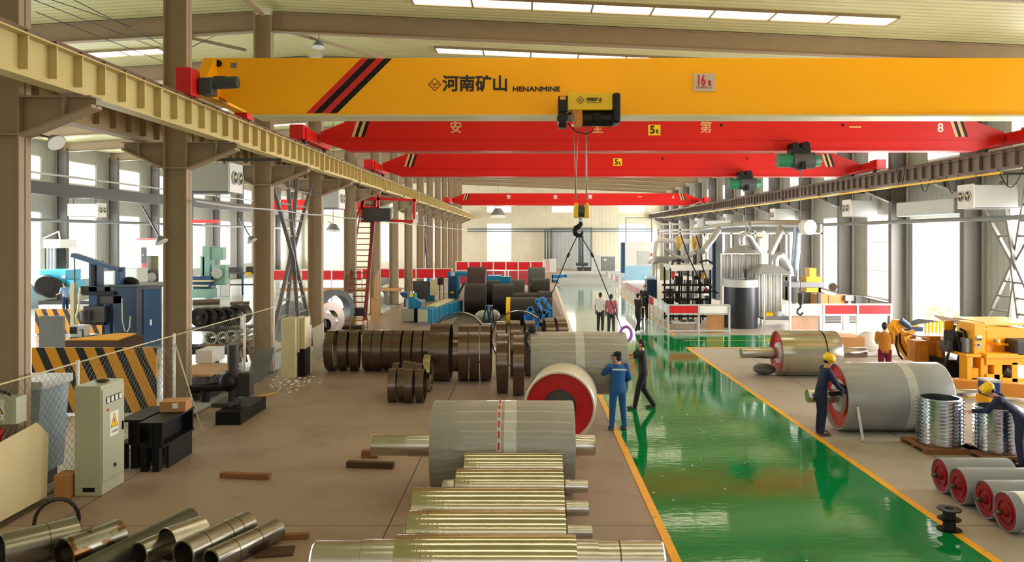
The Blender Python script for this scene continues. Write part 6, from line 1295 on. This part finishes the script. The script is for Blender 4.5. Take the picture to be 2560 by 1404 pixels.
    if hat == 'helmet':
        P(t, 'helmet', MB().sph(hc+R @ Vector((0, -.005, .065)), (.115, .135, .105), 24, R).lathe([(.105, 0), (.142, .004), (.14, .014), (.1, .016)], hp(0, 0, .04), R @ Vector((0, 0, 1)), 28, closed=True).bar(hp(0, -.12, .12), hp(0, .12, .12), .03, .1), hatm, local=True)
        b = MB().sph(hp(0, -.045, .0), (.078, .06, .07), 14, R); PM(t, 'hair', fuse(b, .01, 2), hairm)
    if mask: P(t, 'face_mask', MB().sph(hp(0, .068, -.045), (.05, .035, .04), 12, R), m_white, local=True)
    if extra: extra(t, B)
    return t
def cl(n, c, r=.8): return mat(n, c, r, 0, (5, .1), (14, .4))
c_blue = cl('workwear_blue', (24, 84, 150)); c_navy = cl('workwear_navy', (20, 32, 66)); c_blk = cl('cloth_black', (26, 27, 30)); c_blk2 = cl('cloth_black_trousers', (18, 18, 20))
c_or = cl('cloth_orange', (190, 120, 26)); c_mar = cl('cloth_maroon', (112, 14, 52)); c_wh = cl('cloth_white', (226, 226, 224)); c_pk = cl('cloth_dusty_pink', (176, 98, 112)); c_dk = cl('cloth_charcoal', (48, 52, 56)); c_lb = cl('cloth_light_blue', (120, 150, 186))
shoe_b = mat('shoe_brown', (84, 62, 46), .5); shoe_w = mat('shoe_white', (220, 220, 220), .5)
def stripe_fn(t, B):
    P(t, 'reflective_band', MB().bar(B(-.165, -.118, 1.36), B(.165, -.118, 1.34), .012, .03), m_white, local=True)
person('worker in blue coverall and black cap, seen from behind, gloved hand on the hanging drum', (WX(1545, 17.05), 17.05, 0), .22, 1.73, shirt=(c_blue, 'coverall'), pants=c_blue, hat='cap', hatm=m_black, shoes=shoe_b, glove='l',
       arms={'l': ((-.27, .18, 1.22), (-.2, .33, 1.44)), 'r': ((.27, .0, 1.13), (.25, .2, 1.04))}, feet={'l': ((-.12, .03, .49), (-.15, -.02, .085)), 'r': ((.12, .02, .49), (.15, 0, .085))}, head=(.5, .1), extra=stripe_fn)
person('man in black T-shirt and black trousers mid-stride, reaching to the hanging drum end', (WX(1607, 19.2), 19.15, 0), PI/2-.15, 1.73, shirt=(c_blk, 'short'), pants=c_blk2, shoes=mat('shoe_grey', (70, 72, 74), .5), hat=None,
       arms={'l': ((-.22, .26, 1.30), (-.16, .50, 1.29)), 'r': ((.2, .27, 1.30), (.14, .52, 1.27))}, feet={'l': ((-.1, .12, .5), (-.1, .20, .085)), 'r': ((.1, .0, .49), (.1, -.26, .085))}, head=(-.1, 0), lean=.05)
person('helmeted worker in navy coverall bending over the red end of the huge wrapped drum', (WX(2050, 16.7), 16.65, 0), -PI/2-.05, 1.74, lean=.22, shirt=(c_navy, 'coverall'), pants=c_navy, shoes=shoe_b, hat='helmet', hatm=m_hoisty, glove='lr',
       arms={'l': ((-.2, .36, 1.08), (-.12, .56, .98)), 'r': ((.2, .3, 1.06), (.14, .52, .92))}, head=(0, .2))
t = thing('angle_grinder', 'black angle grinder in the hands of the helmeted worker', 'power tool', (WX(2085, 16.4), 16.4, .9))
P(t, 'grinder_body', MB().cyl((WX(2078, 16.4), 16.45, .92), (WX(2104, 16.4), 16.5, .93), .045), m_black); P(t, 'grinding_disc', MB().cyl((WX(2106, 16.4), 16.47, .95), (WX(2108, 16.4), 16.47, .95), .09, seg=24), m_dgrey)
person('man in orange T-shirt and maroon trousers with his back turned, beside the orange machine', (WX(2212, 22.6), 22.6, 0), -.35, 1.76, shirt=(c_or, 'short'), pants=c_mar, arms={'l': ((-.22, .03, 1.14), (-.12, .24, 1.06)), 'r': ((.22, .05, 1.14), (.16, .28, 1.1))}, head=(-.2, .1), skin=mat('skin_pale', (214, 164, 136), .5, 0, (8, .03)))
person('helmeted worker in navy coverall crouching over the flange rings at the frame edge', (WX(2556, 14.3), 14.35, 0), .95, 1.7, lean=.85, shirt=(c_navy, 'coverall'), pants=c_navy, hat='helmet', hatm=m_hoisty, glove=None,
       arms={'l': ((-.22, .55, 1.02), (-.2, .78, .98)), 'r': ((.2, .55, .95), (.12, .74, .92))}, head=(0, .1))
person('man in white T-shirt and grey trousers standing on the pale aisle', (WX(1501, 34.6), 34.6, 0), -.5, 1.76, shirt=(c_wh, 'short'), pants=c_dk, shoes=shoe_w, vox=.014)
person('man in dusty pink long-sleeved shirt and dark trousers, turned away on the pale aisle', (WX(1528, 33.9), 33.9, 0), -.2, 1.74, shirt=(c_pk, 'long'), pants=c_dk, vox=.014)
person('man in black T-shirt and cap, arms folded in front, walking on the pale aisle', (WX(1595, 34.5), 34.5, 0), -1.1, 1.72, shirt=(c_blk, 'short'), pants=c_blk2, shoes=shoe_w, hat='cap', hatm=m_black, vox=.014,
       arms={'l': ((-.26, .06, 1.14), (-.06, .24, 1.12)), 'r': ((.26, .06, 1.14), (.08, .26, 1.1))}, feet={'l': ((-.1, .08, .5), (-.08, .12, .085)), 'r': ((.1, 0, .49), (.08, -.16, .085))})
person('tall man in black clothes with white face mask beside the aisle fence', (WX(1612, 39.5), 39.5, 0), PI-.5, 1.78, shirt=(c_blk, 'long'), pants=c_blk2, mask=True, vox=.014, arms={'l': ((-.24, .06, 1.14), (-.14, .22, 1.16))})
person('worker in light blue shirt and dark trousers at the side-bay lathe', (WX(164, 42.5), 42.5, 0), 1.2, 1.74, lean=.12, shirt=(c_lb, 'short'), pants=c_navy, vox=.014, arms={'l': ((-.24, .12, 1.14), (-.2, .36, 1.08)), 'r': ((.24, .12, 1.14), (.2, .36, 1.08))}, head=(0, .3))
